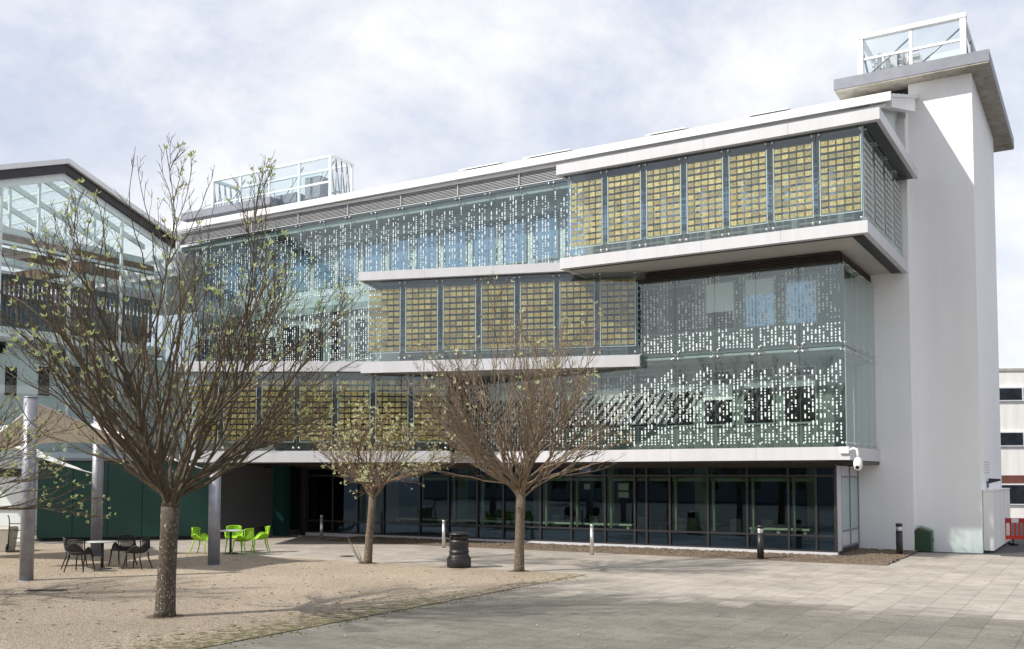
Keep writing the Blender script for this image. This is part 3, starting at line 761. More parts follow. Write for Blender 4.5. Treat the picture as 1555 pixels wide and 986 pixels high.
# ------------------------------------------------------------------ atrium wing on the left
AT = thing('glazed_atrium', 'pitched glass atrium with dark gable edge and white steel frame', 'building', SITE, ROT)
GU = 28.45
AV, AZ, EV, EZ, LV = 6.9, 14.62, 1.7, 12.75, 12.1
def gz(v): return AZ - abs(v-AV)*(AZ-EZ)/(AV-EV)
def gable_bar(mb, z0, z1, u0, u1, va, vb, m=0):
    mb.hexa([(u0, va, gz(va)+z0), (u1, va, gz(va)+z0), (u1, vb, gz(vb)+z0), (u0, vb, gz(vb)+z0), (u0, va, gz(va)+z1), (u1, va, gz(va)+z1), (u1, vb, gz(vb)+z1), (u0, vb, gz(vb)+z1)], m)
b = MB(); gable_bar(b, 0.0, 0.40, GU-0.15, GU+0.1, EV-0.3, AV); gable_bar(b, 0.0, 0.40, GU-0.15, GU+0.1, AV+0.001, LV+0.4); b.build('gable_fascia', M['dark'], AT)
b = MB(); gable_bar(b, 0.402, 0.50, GU-0.25, GU+9.5, EV-0.5, AV, 0); gable_bar(b, 0.402, 0.50, GU-0.25, GU+9.5, AV+0.001, LV+0.6, 0)
b2 = MB(); gable_bar(b2, 0.36, 0.56, GU-0.30, GU-0.151, EV-0.5, AV); gable_bar(b2, 0.36, 0.56, GU-0.30, GU-0.151, AV+0.001, LV+0.5)
b2.build('verge_flashing', M['whitemetal'], AT)
b.build('glass_roof', M['clear'], AT)
b = MB(); 
gable_bar(b, -0.30, -0.001, GU-0.02, GU+0.08, EV, AV); gable_bar(b, -0.30, -0.001, GU-0.02, GU+0.08, AV+0.001, LV)
for v in (AV-0.35, AV+2.6, LV-0.3, EV+0.1, AV-2.8): b.box(GU-0.02, GU+0.08, v-0.05, v+0.05, 3.2, gz(v)-0.31)
for z in (7.75, 3.2): b.box(GU-0.01, GU+0.07, EV+0.16, AV-0.41, z, z+0.2); b.box(GU-0.01, GU+0.07, AV-0.29, LV-0.36, z, z+0.2)
b.build('gable_frame', M['mintsteel'], AT)
edges = [EV+0.16, AV-2.86, AV-0.41]; 
for va, vb in ((EV+0.16, AV-2.86), (AV-2.74, AV-0.41), (AV-0.29, AV+2.54), (AV+2.66, LV-0.36)):
    g = MB()
    g.hexa([(GU+0.02, va, 3.41), (GU+0.03, va, 3.41), (GU+0.03, vb, 3.41), (GU+0.02, vb, 3.41), (GU+0.02, va, gz(va)-0.31), (GU+0.03, va, gz(va)-0.31), (GU+0.03, vb, gz(vb)-0.31), (GU+0.02, vb, gz(vb)-0.31)])
    g.build('gable_glass', M['goldglass'], AT)
b = MB()
for du in (1.6, 3.6, 5.6, 7.6):
    u = GU+du
    gable_bar(b, -0.02, 0.20, u-0.06, u+0.06, EV, AV); gable_bar(b, -0.02, 0.20, u-0.06, u+0.06, AV+0.002, LV)
    b.box(u-0.06, u+0.06, EV, LV, 12.1, 12.35)
    for v in (AV, AV-2.6, AV+2.6): b.box(u-0.05, u+0.05, v-0.05, v+0.05, 12.351, gz(v)-0.03)
for v in [EV+0.7*k for k in range(1, 15)]: b.box(GU+0.12, GU+9.2, v-0.035, v+0.035, gz(v)+0.21, gz(v)+0.33)
for du in (0.2, 3.0, 5.5):
    b.box(GU+du, GU+du+0.12, EV, LV, 10.55, 10.75); b.box(GU+du, GU+du+0.1, EV, LV, 11.35, 11.45)
b.build('roof_steel', M['mintsteel'], AT)
b = MB()
for u in (GU+0.9, GU+3.2): b.box(u, u+0.22, EV, LV, 11.5, 11.9)
b.box(GU+0.8, GU+9, 5.0, 5.3, 11.0, 11.49); b.box(GU+0.8, GU+9, 9.4, 9.7, 11.0, 11.49)
for v in (4.0, 8.8, 9.9): b.box(GU+2.0, GU+2.15, v-0.1, v+0.1, 8.2, 12.0)
b.build('timber_beam', M['timber'], AT)
b = MB()
v = EV
while v < LV:
    b.box(GU+1.0, GU+1.08, v, v+0.09, 8.45, 10.1); v += 0.20
b.box(GU+0.98, GU+1.12, EV, LV, 10.1, 10.35); b.box(GU+1.3, GU+1.4, EV, LV, 8.3, 9.6)
b.build('timber_screen', M['darktimber'], AT)
b = MB(); b.box(GU+0.1, GU+3.0, EV, LV, 7.72, 8.15); b.build('gallery_floor', M['whitemetal'], AT)
b = MB(); b.box(GU+0.9, GU+1.1, -0.2, LV, 3.0, 7.70); b.box(GU+9.0, GU+9.2, -0.2, LV+3, 0, 10.5); b.build('inner_wall', M['atwall'], AT)
for (v, z, hh) in ((3.0, 5.9, 1.1), (4.3, 5.9, 1.1), (5.6, 5.9, 1.1), (7.0, 5.7, 1.15), (8.4, 5.6, 1.1), (9.8, 5.6, 1.1), (8.9, 7.2, 0.45), (6.2, 7.2, 0.45), (4.0, 4.2, 0.9), (6.4, 4.2, 0.9)):
    f = MB(); f.box(GU+0.86, GU+0.899, v-0.30, v+0.30, z-0.06, z+hh+0.06); of = f.build('window', M['whitemetal'], AT)
    f = MB(); f.box(GU+0.84, GU+0.859, v-0.24, v+0.24, z, z+hh); f.build('pane', M['pane'], of)
b = MB(); b.box(GU-0.05, GU+0.11, LV-0.25, LV+0.05, 0, 12.2); b.build('corner_post', M['dark'], AT)
# roof to wall return toward the office
b = MB(); b.box(GU-0.3, GU+9.4, -6.0, EV-0.31, 11.4, 12.5); b.build('valley_roof', M['whitemetal'], AT)
b = MB(); b.box(UEND+0.01, UEND+0.12, 0.0, EV, 3.0, 12.7); b.build('link_glass', M['skin'], AT)
# low pale wall behind the bins, left
LW = thing('pale_side_wall', 'pale grey ground floor wall with dark door frame behind the waste bin', 'wall', (-18.3, 37.9, 0), 0)
b = MB(); b.box(-9, 0, 0.0, 0.25, 0, 3.1); b.build('wall', M['atwall'], LW)
b = MB(); b.box(-2.3, -2.15, -0.05, -0.005, 0, 3.1); b.box(-2.14, -0.2, -0.05, -0.005, 2.45, 2.75); b.build('frame', M['dark'], LW)
b = MB(); b.box(-1.9, -0.3, -0.06, -0.005, 1.2, 1.35); b.box(-1.9, -1.3, -0.05, -0.005, 1.36, 2.0); b.build('shelf', M['beige'], LW)
# green clad pavilion
GP = thing('green_clad_pavilion', 'single storey pavilion clad in dark green panels below the sails', 'building', SITE, ROT)
gl, gr = (27.63, 8.29), (23.05, 3.98)
b = MB()
du, dv = gr[0]-gl[0], gr[1]-gl[1]; ln = math.hypot(du, dv)
npan = 5
for k in range(npan):
    a = k/npan + 0.0015; c = (k+1)/npan - 0.0015
    A = (gl[0]+du*a, gl[1]+dv*a); Cc = (gl[0]+du*c, gl[1]+dv*c)
    nx, ny = dv/ln*0.08, -du/ln*0.08
    b2 = MB(); b2.hexa([(Cc[0], Cc[1], 0.13), (A[0], A[1], 0.13), (A[0]-nx, A[1]-ny, 0.13), (Cc[0]-nx, Cc[1]-ny, 0.13),
                        (Cc[0], Cc[1], 3.05), (A[0], A[1], 3.05), (A[0]-nx, A[1]-ny, 3.05), (Cc[0]-nx, Cc[1]-ny, 3.05)])
    b2.build('cladding_panel', M['greenwall'], GP)
e = 0.12
b.prism([(gl[0]+e, gl[1]-e), (gr[0]+e, gr[1]-e), (gr[0]+4.5, gr[1]-4.6), (gl[0]+4.5, gl[1]-4.6)], 0.0, 3.04)
b.build('core', M['darkwall'], GP)
b = MB(); b.prism([(gl[0]-0.1, gl[1]+0.1), (gr[0]-0.1, gr[1]+0.1), (gr[0]+4.5, gr[1]-4.6), (gl[0]+4.5, gl[1]-4.6)][::-1], 3.06, 3.16); b.build('roof', M['zinc'], GP)
# dark recessed entrance between the pavilion and the glazing
EN = thing('recessed_entrance', 'black recessed entrance under the lowest gold bay with dark green pier', 'entrance', SITE, ROT)
b = MB(); b.box(21.65, 25.5, -3.2, -3.0, 0, 2.98); b.build('back_wall', M['darkwall'], EN)
b = MB(); b.box(21.64, 21.9, -3.0, 0.1, 0, 2.98); b.build('side_wall', M['darkwall'], EN)
b = MB(); b.box(22.0, 22.6, 0.6, 1.0, 0, 2.95); b.build('pier', M['greenwall'], EN)
for u in (22.7, 23.6):
    b = MB(); b.box(u, u+0.85, -2.95, -2.9, 0.02, 2.3); b.build('door', M['dark'], EN)

# ------------------------------------------------------------------ shade sails
cols = {}
def post(name, u, v, h, r, label):
    o = thing('steel_post', label, 'post', W(u, v), ROT, 'steel posts carrying the shade sails')
    b = MB(); b.tube([(0, 0, 0.01), (0, 0, h)], r, 20); b.build('shaft', M['galv'], o)
    b = MB(); b.tube([(0, 0, 0.0), (0, 0, 0.012)], r*1.25, 20); b.build('base_plate', M['galv'], o)
    b = MB(); b.tube([(0, 0, h+0.001), (0, 0, h+0.03)], r*1.04, 20); b.build('cap', M['galv'], o)
    return o
post('p', 14.9, 17.03, 4.35, 0.155, 'grey steel post nearest the front left edge, left of the black chairs')
post('p', 19.68, 11.58, 4.3, 0.165, 'grey steel post directly behind the black cafe table')
post('p', 14.29, 11.80, 2.65, 0.165, 'short grey steel post in front of the lime green chairs')
def hypar(corners, label, sag=0.10, n=14):
    A, B, C_, D = [Vector(c) for c in corners]
    mid = (A+B+C_+D)/4
    b = MB(); pts = []
    for i in range(n+1):
        s = i/n
        for j in range(n+1):
            t = j/n
            p = A*(1-s)*(1-t)+B*s*(1-t)+C_*s*t+D*(1-s)*t
            # catenary edges pull in toward the middle
            k = max(abs(2*s-1)**4*(1-(2*t-1)**2), abs(2*t-1)**4*(1-(2*s-1)**2))
            q = p + Vector((mid.x-p.x, mid.y-p.y, 0))*k*sag*1.4
            pts.append(q)
    i0 = len(b.v); b.v += [tuple(p) for p in pts]; m1 = len(pts)
    b.v += [(p.x, p.y, p.z-0.02) for p in pts]
    for i in range(n):
        for j in range(n):
            a = i*(n+1)+j
            b.f.append((a, a+n+1, a+n+2, a+1)); b.m.append(0); b.sm.append(True)
            b.f.append((m1+a+1, m1+a+n+2, m1+a+n+1, m1+a)); b.m.append(0); b.sm.append(True)
    rim = [i*(n+1) for i in range(n+1)] + [n*(n+1)+j for j in range(1, n+1)] + [i*(n+1)+n for i in range(n-1, -1, -1)] + [j for j in range(n-1, 0, -1)]
    for a, c in zip(rim, rim[1:]+rim[:1]):
        b.f.append((a, c, m1+c, m1+a)); b.m.append(0); b.sm.append(False)
    o = b.build('shade_sail', M['sail'], None, SITE, ROT)
    tag(o, label, 'canopy', 'white shade sails'); return o
hypar([(14.95, 16.85, 4.25), (19.6, 16.9, 2.7), (19.6, 11.65, 4.15), (14.35, 11.85, 2.62)], 'white fabric shade sail stretched between the three posts, above the black chairs')
hypar([(19.80, 16.6, 4.2), (24.6, 16.6, 2.7), (24.6, 11.5, 4.2), (19.82, 11.55, 2.55)], 'white fabric shade sail with its low tip tied to the post behind the black table', 0.14)

# ------------------------------------------------------------------ trees
def jitter(r, a): return Vector((r.uniform(-a, a), r.uniform(-a, a), r.uniform(-a, a)))
def make_tree(name, label, loc, H, hf, Wd, r0, seed, nl, n2, n3, mats, leafprob, emin=2, emax=86, lean=(0, 0), p=2.0, leafsize=0.06, epow=1.0, curve=1.0, group='young bare trees in the courtyard', n4=2, leafmat='leaf', asym=0.0, wmul=None):
    r = random.Random(seed)
    root = thing(name, label, 'tree', loc, 0, group)
    trunk, br, tw, lf = MB(), MB(), MB(), MB()
    fork = Vector((lean[0], lean[1], hf))
    tp = [Vector((0, 0, -0.03)), Vector((lean[0]*0.1, lean[1]*0.1, 0.12)), Vector((lean[0]*0.3, lean[1]*.3, hf*0.35)), Vector((lean[0]*0.75, lean[1]*.75, hf*0.75)), fork]
    trunk.tube(tp, [r0*1.22, r0*1.06, r0*0.96, r0*0.90, r0*0.98], 16)
    trunk.tube([fork, fork+Vector((0, 0, 0.25))], [r0*0.98, r0*0.45], 16)
    def path(a, d0, d1, ln, n, wob):
        pts = [a]; pcur = a.copy(); acc = Vector((0, 0, 0))
        for k in range(1, n+1):
            t = k/n; d = d0.lerp(d1, t); acc = acc*0.72 + jitter(r, wob*1.35); d = (d + acc).normalized()
            pcur = pcur + d*(ln/n); pts.append(pcur.copy())
        return pts
    def leaves(pos, d, s):
        nb = r.choice([3, 4, 5])
        for k in range(nb):
            az = 2*math.pi*k/nb + r.uniform(-.4, .4)
            side = d.orthogonal().normalized(); side = Matrix.Rotation(az, 3, d) @ side
            ax = (d*r.uniform(0.7, 1.3) + side*r.uniform(0.5, 1.0)).normalized()
            wv = ax.cross(d if abs(ax.dot(d)) < 0.95 else side).normalized()
            ln = s*r.uniform(0.7, 1.25); wd = ln*0.22
            fold = ax.cross(wv)*wd*0.5
            a = pos; m1 = pos+ax*ln*0.5; e = pos+ax*ln
            lf.face([a, m1+wv*wd+fold, e], 0); lf.face([a, e, m1-wv*wd+fold], 0)
    def dirof(az, el): return Vector((math.cos(az)*math.cos(el), math.sin(az)*math.cos(el), math.sin(el)))
    for i in range(nl):
        f = (i+0.5)/nl
        az = i*2.39996 + r.uniform(-.3, .3)
        el = R(emin + (emax-emin)*(f**epow)) + R(r.uniform(-5, 5))
        HH = H-hf
        Rr = 1.0/((math.cos(el)/Wd)**p + (math.sin(el)/HH)**p)**(1/p) * r.uniform(0.84, 1.04)
        d1 = dirof(az, min(el+R(8)*curve, R(89)))
        d0 = dirof(az, max(R(18), el - R(14)*curve if el > R(45) else el + R(16)*curve))
        st = fork + Vector((0, 0, r.uniform(-0.12, 0.22)))
        ns = 10
        rl = r0*(0.28 if el < R(28) else 0.40)*(1.15 if i % 3 == 0 else 0.55)*r.uniform(0.8, 1.15)
        pts = path(st, d0, d1, Rr, ns, 0.20)
        rad = [max(0.005, rl*(1-k/ns)**1.8 + 0.006) for k in range(ns+1)]
        rad[0] *= 1.25
        br.tube(pts, rad, 7, cap=False)
        for q in range(n2):
            t = 0.07 + 0.90*((q+r.random()*0.8)/n2)**0.9
            fi = t*ns; k = min(int(fi), ns-1)
            a = pts[k].lerp(pts[k+1], fi-k); dpar = (pts[k+1]-pts[k]).normalized()
            sd = dpar.orthogonal().normalized(); sd = Matrix.Rotation(r.uniform(0, 6.28), 3, dpar) @ sd
            sd.z = sd.z*0.6 + 0.12
            sp_ = r.uniform(0.28, 0.72)
            e0 = (dpar + sd*sp_).normalized(); e1 = (dpar*0.9 + sd*sp_*0.7 + Vector((0, 0, 0.25*curve))).normalized()
            l2 = (0.74*Rr*(1-t)*r.uniform(0.75, 1.1) + 0.22 + 0.30*r.random()) * (H/8.0)**0.3
            n_ = 8
            p2 = path(a, e0, e1, l2, n_, 0.16)
            rr2 = min(rad[k]*0.60, 0.003+l2*0.0075)
            br.tube(p2, [max(0.0035, rr2*(1-j/n_)+0.0035) for j in range(n_+1)], 5, 1, cap=False)
            for s in range(n3):
                t3 = 0.15 + 0.83*(s+r.random()*0.7)/n3
                fi3 = t3*n_; k3 = min(int(fi3), n_-1)
                a3 = p2[k3].lerp(p2[k3+1], fi3-k3); dp = (p2[k3+1]-p2[k3]).normalized()
                s3 = dp.orthogonal().normalized(); s3 = Matrix.Rotation(r.uniform(0, 6.28), 3, dp) @ s3
                g0 = (dp + s3*r.uniform(0.4, 0.9)).normalized(); g1 = (dp + s3*0.35 + Vector((0, 0, 0.3*curve))).normalized()
                l3 = (0.15 + 0.32*l2*(1-t3))*r.uniform(0.55, 1.25)
                p3 = path(a3, g0, g1, l3, 4, 0.14)
                tw.tube(p3, [0.0048, 0.0043, 0.0037, 0.0032, 0.0025], 3, cap=False)
                if r.random() < leafprob: leaves(p3[-1], (p3[-1]-p3[-2]).normalized(), leafsize)
                for w in range(n4):
                    a4 = p3[r.choice([1, 2, 3])]; s4 = Matrix.Rotation(r.uniform(0, 6.28), 3, g1) @ g1.orthogonal().normalized()
                    g4 = (g1 + s4*0.8).normalized(); l4 = r.uniform(0.06, 0.20)
                    p4 = path(a4, g4, (g4+Vector((0, 0, .3))).normalized(), l4, 2, 0.12)
                    tw.tube(p4, [0.0042, 0.0036, 0.0026], 3, cap=False)
                    if r.random() < leafprob*0.7: leaves(p4[-1], (p4[-1]-p4[-2]).normalized(), leafsize*0.8)
            if r.random() < leafprob: leaves(p2[-1], (p2[-1]-p2[-2]).normalized(), leafsize*1.2)
        leaves(pts[-1], d1, leafsize*1.2)
    trunk.build('trunk', mats[0], root)
    br.build('branches', [mats[1], mats[2]], root)
    tw.build('twigs', mats[2], root)
    lf.build('leaves', M[leafmat], root)
    return root
t1 = make_tree('courtyard_tree', 'tall wide bare tree on the gravel, nearest the viewer, with lichen on its trunk', (-6.14, 17.75, 0), 8.45, 1.95, 4.0, 0.168, 8, 18, 17, 7,
               [M['bark'], M['branch'], M['twig']], 0.12, emin=7, emax=85, lean=(0.07, 0.0), p=2.4, leafsize=0.085, epow=0.85, n4=2)
t2 = make_tree('courtyard_tree', 'small low spreading tree covered in pale buds, behind the bin on its left', (-4.10, 28.41, 0), 4.9, 1.95, 2.9, 0.115, 5, 15, 11, 6,
               [M['barkpale'], M['twigpale'], M['twigpale']], 0.36, emin=4, emax=80, lean=(0.14, 0.0), p=2.0, leafsize=0.075, epow=1.35, leafmat='leafpale')
t3 = make_tree('courtyard_tree', 'upright fan shaped bare tree with mottled trunk just right of the black bin', (0.18, 26.08, 0), 7.75, 2.0, 3.4, 0.13, 9, 20, 17, 7,
               [M['barkpale'], M['twigpale'], M['twigred']], 0.06, emin=24, emax=85, lean=(0.05, 0.0), p=2.3, leafsize=0.085, epow=0.95, n4=1, leafmat='leafpale')
t4 = make_tree('courtyard_tree', 'bare tree mostly outside the left edge, only its lowest branches reaching in', (-12.2, 20.3, 0), 5.9, 1.7, 3.4, 0.15, 33, 16, 11, 6,
               [M['bark'], M['branch'], M['twig']], 0.30, emin=2, emax=70, lean=(0.1, 0.0), p=2.0, leafsize=0.075, epow=1.3)
# tree pits
for (x, y, rr_, lab) in ((-6.14, 17.75, 0.34, 'dark round tree pit at the foot of the tall nearest tree'), (-4.10, 28.41, 0.30, 'dark round tree pit under the small budding tree'), (0.18, 26.08, 0.30, 'dark round tree pit under the fan shaped tree')):
    b = MB(); b.lathe([(rr_, 0.0), (rr_*0.95, 0.012)], 24); o = b.build('tree_pit', M['soil'], None, (x, y, 0)); tag(o, lab, 'tree pit', 'tree pits')
# suckers at the foot of the small tree
r = random.Random(8); b = MB()
for k in range(9):
    a = r.uniform(2.2, 4.6); l = r.uniform(0.15, 0.75)
    b.tube([(0.2*math.cos(a), 0.16*math.sin(a), 0), (0.2*math.cos(a)+0.3*l*math.cos(a), 0.16*math.sin(a), l*0.5), (0.2*math.cos(a)+0.5*l*math.cos(a)+r.uniform(-.05, .05), 0.16*math.sin(a), l)], [0.008, 0.006, 0.003], 4)
b.build('suckers', M['twigpale'], t2)
# big trees across the courtyard, seen mirrored in the glazing
for k, (u, v, sc, lab) in enumerate(((2.0, 50.0, 1.5, 'large bare tree across the courtyard, mirrored toward the right of the dark glazing'), (14.0, 52.0, 1.6, 'large bare tree across the courtyard, mirrored in the middle of the dark glazing'), (34.0, 49.0, 1.45, 'large bare tree across the courtyard, mirrored at the left of the dark glazing'))):
    c = copy_thing(t3, W(u, v), 1.3*k+0.4, lab, sc); c['group'] = 'large trees across the courtyard'

# opposite building (mirrored in the facade)
OB = thing('white_terrace', 'long white building with ribbed metal roof across the courtyard, mirrored in the glass', 'building', W(14, 60), ROT)
b = MB(); b.box(-50, 45, 0, 10, 0, 7.5); b.build('wall', M['oldwall'], OB)
b = MB(); b.hexa([(-51, -0.8, 7.4), (46, -0.8, 7.4), (46, 11, 7.4), (-51, 11, 7.4), (-51, 4.5, 10.8), (46, 4.5, 10.8), (46, 5.5, 10.8), (-51, 5.5, 10.8)])
k = -50.5
while k < 45.5:
    b.hexa([(k, -0.82, 7.43), (k+0.12, -0.82, 7.43), (k+0.12, 4.4, 10.78), (k, 4.4, 10.78), (k, -0.82, 7.55), (k+0.12, -0.82, 7.55), (k+0.12, 4.4, 10.9), (k, 4.4, 10.9)]); k += 0.8
b.build('roof', M['metalroof'], OB)
k = 0
for i in range(22):
    for z in (1.0, 4.4):
        f = MB(); x = -47+i*4.1; f.box(x, x+1.8, -0.06, -0.003, z, z+1.9); of = f.build('window', M['pvc'], OB)
        f = MB(); f.box(x+0.08, x+0.86, -0.08, -0.061, z+0.1, z+1.8); f.box(x+0.94, x+1.72, -0.08, -0.061, z+0.1, z+1.8); f.build('pane', M['pane'], of)

# ------------------------------------------------------------------ furniture
def make_chair(label, mat, loc, rz, group):
    root = thing('armchair', label, 'chair', loc, rz, group)
    # shell: profile runs from the front of the seat to the top of the back
    def prof(t):
        if t < 0.5:
            s = t/0.5; return (0.25-0.46*s, 0.455-0.03*math.sin(s*math.pi)-0.01*s)
        s = (t-0.5)/0.5
        return (-0.21-0.10*s-0.02*math.sin(s*math.pi), 0.445+0.385*s)
    def pt(x, t):
        y, z = prof(t); hw = 0.235 + 0.035*math.sin(min(1, t*1.2)*math.pi)
        a = abs(x)**3
        arm = max(0.0, math.sin(min(1, max(0, (t-0.12)/0.50))*math.pi))   # sides lift and come forward
        y2 = y + a*0.09*max(0, (t-0.45)/0.55)*1.2
        return Vector((x*hw*(1+0.06*arm), y2, z + a*0.20*arm*(1 if t < 0.62 else 1-(t-0.62)/0.5) - (a*0.03 if t > 0.9 else 0)))
    def surf(t0, t1, nx=12, nt=8):
        m = MB(); P = []
        for i in range(nt+1):
            for j in range(nx+1): P.append(pt(-1+2*j/nx, t0+(t1-t0)*i/nt))
        n = len(P); m.v = [tuple(p) for p in P] + [(p.x, p.y-0.004, p.z-0.012) for p in P]
        for i in range(nt):
            for j in range(nx):
                a = i*(nx+1)+j
                m.f += [(a, a+1, a+nx+2, a+nx+1), (n+a+nx+1, n+a+nx+2, n+a+1, n+a)]; m.m += [0, 0]; m.sm += [True, True]
        rim = list(range(nx+1)) + [i*(nx+1)+nx for i in range(1, nt+1)] + [nt*(nx+1)+j for j in range(nx-1, -1, -1)] + [i*(nx+1) for i in range(nt-1, 0, -1)]
        for a, c in zip(rim, rim[1:]+rim[:1]): m.f.append((c, a, n+a, n+c)); m.m.append(0); m.sm.append(False)
        return m
    surf(0.0, 0.60).build('seat', mat, root)
    m = MB()
    # lattice back
    for k in range(-11, 12):
        for sg in (-1, 1):
            pts = []
            for q in range(9):
                s = q/8; x = k/9.0 + sg*(s-0.5)*0.9
                if -0.98 <= x <= 0.98: pts.append(pt(x, 0.585+0.40*s))
            if len(pts) > 1: m.tube(pts, 0.0065, 4, cap=False)
    rim = [pt(-1, 0.56+0.44*k/8) for k in range(9)] + [pt(-1+2*k/12, 1.0) for k in range(1, 13)] + [pt(1, 1.0-0.44*k/8) for k in range(1, 9)]
    m.tube(rim, 0.017, 6)
    m.tube([pt(-1+2*k/12, 0.93) for k in range(13)], 0.012, 5)
    m.build('backrest', mat, root)
    for s in (-1, 1):
        a = MB(); a.tube([pt(s, 0.10+0.5*k/8) + Vector((0, 0, 0.004)) for k in range(9)], 0.016, 6); a.build('armrest', mat, root)
        for y, yt in ((0.25, 0.20), (-0.30, -0.20)):
            l = MB(); l.tube([(s*0.265, y, 0.0), (s*0.225, yt, 0.30), (s*0.215, yt, 0.44)], [0.014, 0.020, 0.023], 8); l.build('leg', mat, root)
    return root
def make_table(label, topmat, legmat, loc, group):
    root = thing('cafe_table', label, 'table', loc, 0, group)
    b = MB(); b.lathe([(0.38, 0.715), (0.40, 0.722), (0.40, 0.738), (0.385, 0.745)], 32); b.build('tabletop', topmat, root)
    b = MB(); b.tube([(0, 0, 0.03), (0, 0, 0.713)], 0.038, 12); b.build('pedestal', legmat, root)
    b = MB(); b.lathe([(0.27, 0.0), (0.27, 0.012), (0.10, 0.028), (0.04, 0.045)], 28); b.build('base', legmat, root)
    return root
make_table('round grey topped cafe table on a dark pedestal among the black chairs', M['tabletop'], M['blackmatt'], (-10.95, 26.75, 0), 'cafe tables')
make_table('round grey topped cafe table among the lime green chairs', M['tabletop'], M['blackmatt'], (-9.0, 32.0, 0), 'cafe tables')
gB = 'black lattice armchairs'; gG = 'lime green lattice armchairs'
c0 = make_chair('black armchair on the left of the grey table, facing right', M['blackmatt'], (-11.75, 26.95, 0.006), R(-78), gB)
copy_thing(c0, (-11.22, 26.02, 0.006), R(-8), 'black armchair in front of the grey table, its lattice back to the viewer')
copy_thing(c0, (-10.72, 27.55, 0.006), R(172), 'black armchair behind the grey table, facing the viewer')
copy_thing(c0, (-10.02, 26.75, 0.006), R(82), 'black armchair on the right of the grey table beside the tree trunk')
g0 = make_chair('lime green armchair left of the short steel post', M['lime'], (-9.88, 31.9, 0), R(-100), gG)
copy_thing(g0, (-9.15, 32.9, 0), R(-165), 'lime green armchair half hidden behind the short steel post')
copy_thing(g0, (-8.48, 31.55, 0), R(70), 'lime green armchair at the front right of the pale table')
copy_thing(g0, (-8.20, 32.55, 0), R(112), 'lime green armchair at the far right of the pale table')

# litter bin
o = thing('litter_bin', 'black plastic round litter bin with domed lid on the gravel edge', 'bin', (-1.44, 27.2, 0), R(20))
b = MB(); b.lathe([(0.30, 0.0), (0.325, 0.02), (0.33, 0.10), (0.325, 0.25), (0.315, 0.27)], 36); b.build('base', M['black'], o)
b = MB(); b.lathe([(0.31, 0.272), (0.285, 0.30), (0.262, 0.36), (0.262, 0.40), (0.275, 0.405), (0.275, 0.44), (0.258, 0.445), (0.258, 0.52), (0.262, 0.525), (0.27, 0.70), (0.265, 0.735), (0.24, 0.75), (0.235, 0.76)], 36); b.build('body', M['black'], o)
b = MB(); b.lathe([(0.20, 0.762), (0.195, 0.88)], 30, 0); b.build('neck', M['dark'], o)
for k in range(4):
    a = k*math.pi/2; b = MB()
    b.tube([(0.225*math.cos(a), 0.225*math.sin(a), 0.755), (0.215*math.cos(a), 0.215*math.sin(a), 0.885)], 0.035, 8); b.build('lid_post', M['black'], o)
b = MB(); b.lathe([(0.255, 0.882), (0.275, 0.89), (0.28, 0.905), (0.25, 0.935), (0.17, 0.965), (0.06, 0.975), (0.02, 0.977)], 36); b.build('lid', M['black'], o)
# bollards
def steel_bollard(loc, label):
    o = thing('steel_bollard', label, 'bollard', loc, 0, 'stainless steel bollards along the soil strip')
    b = MB(); b.tube([(0, 0, 0), (0, 0, 0.86)], 0.062, 18); b.build('shaft', M['steel'], o)
    b = MB(); b.tube([(0, 0, 0.861), (0, 0, 0.884)], 0.058, 18); b.build('groove', M['zinc'], o)
    b = MB(); b.lathe([(0.062, 0.885), (0.062, 0.93), (0.05, 0.945), (0.01, 0.95)], 18); b.build('cap', M['steel'], o)
    return o
sb = steel_bollard((-7.43, 39.0, 0), 'stainless bollard at the left, in front of the dark entrance')
copy_thing(sb, (-2.36, 34.58, 0), 0, 'stainless bollard just behind the black litter bin')
copy_thing(sb, (2.52, 31.55, 0), 0, 'stainless bollard alone in front of the middle of the glazing')
bb = thing('lamp_bollard', 'black lamp bollard standing in front of the dark glazing', 'bollard', (7.41, 29.85, 0), 0, 'black lamp bollards')
b = MB(); b.tube([(0, 0, 0), (0, 0, 0.77)], 0.10, 20); b.build('shaft', M['black'], bb)
b = MB(); b.tube([(0, 0, 0.771), (0, 0, 0.92)], 0.092, 20)
for k in range(5): b.tube([(0, 0, 0.785+0.028*k), (0, 0, 0.795+0.028*k)], 0.098, 20)
b.build('lens', M['steel'], bb)
b = MB(); b.tube([(0, 0, 0.921), (0, 0, 1.01)], 0.10, 20); b.build('cap', M['black'], bb)
copy_thing(bb, (12.02, 31.04, 0), 0, 'black lamp bollard standing in front of the white end wall')
# grit bin by the tower
o = thing('grit_bin', 'dark green plastic cabinet with pale pitched lid against the white tower', 'cabinet', W(-1.98, -3.84), ROT)
def gab(m, x0, x1, y0, y1, z0, z1, zp, mi):
    xm = x0+(x1-x0)*0.68; i = len(m.v)
    m.v += [(x0, y0, z0), (x1, y0, z0), (x1, y0, z1), (xm, y0, zp), (x0, y0, z1), (x0, y1, z0), (x1, y1, z0), (x1, y1, z1), (xm, y1, zp), (x0, y1, z1)]
    for f in ((4, 3, 2, 1, 0), (5, 6, 7, 8, 9), (0, 1, 6, 5), (1, 2, 7, 6), (2, 3, 8, 7), (3, 4, 9, 8), (4, 0, 5, 9)):
        m.f.append(tuple(i+q for q in f)); m.m.append(mi); m.sm.append(False)
b = MB(); gab(b, -0.28, 0.27, 0.12, 0.50, 0.0, 0.66, 0.78, 0); b.build('body', M['greenbin'], o, bevel=0.015)
b = MB(); gab(b, -0.30, 0.29, 0.02, 0.118, 0.05, 0.72, 0.84, 0); b.build('rear_shell', M['greenlid'], o, bevel=0.015)
b = MB(); b.box(-0.02, 0.08, 0.501, 0.506, 0.68, 0.71); b.build('badge', M['darkred'], o)
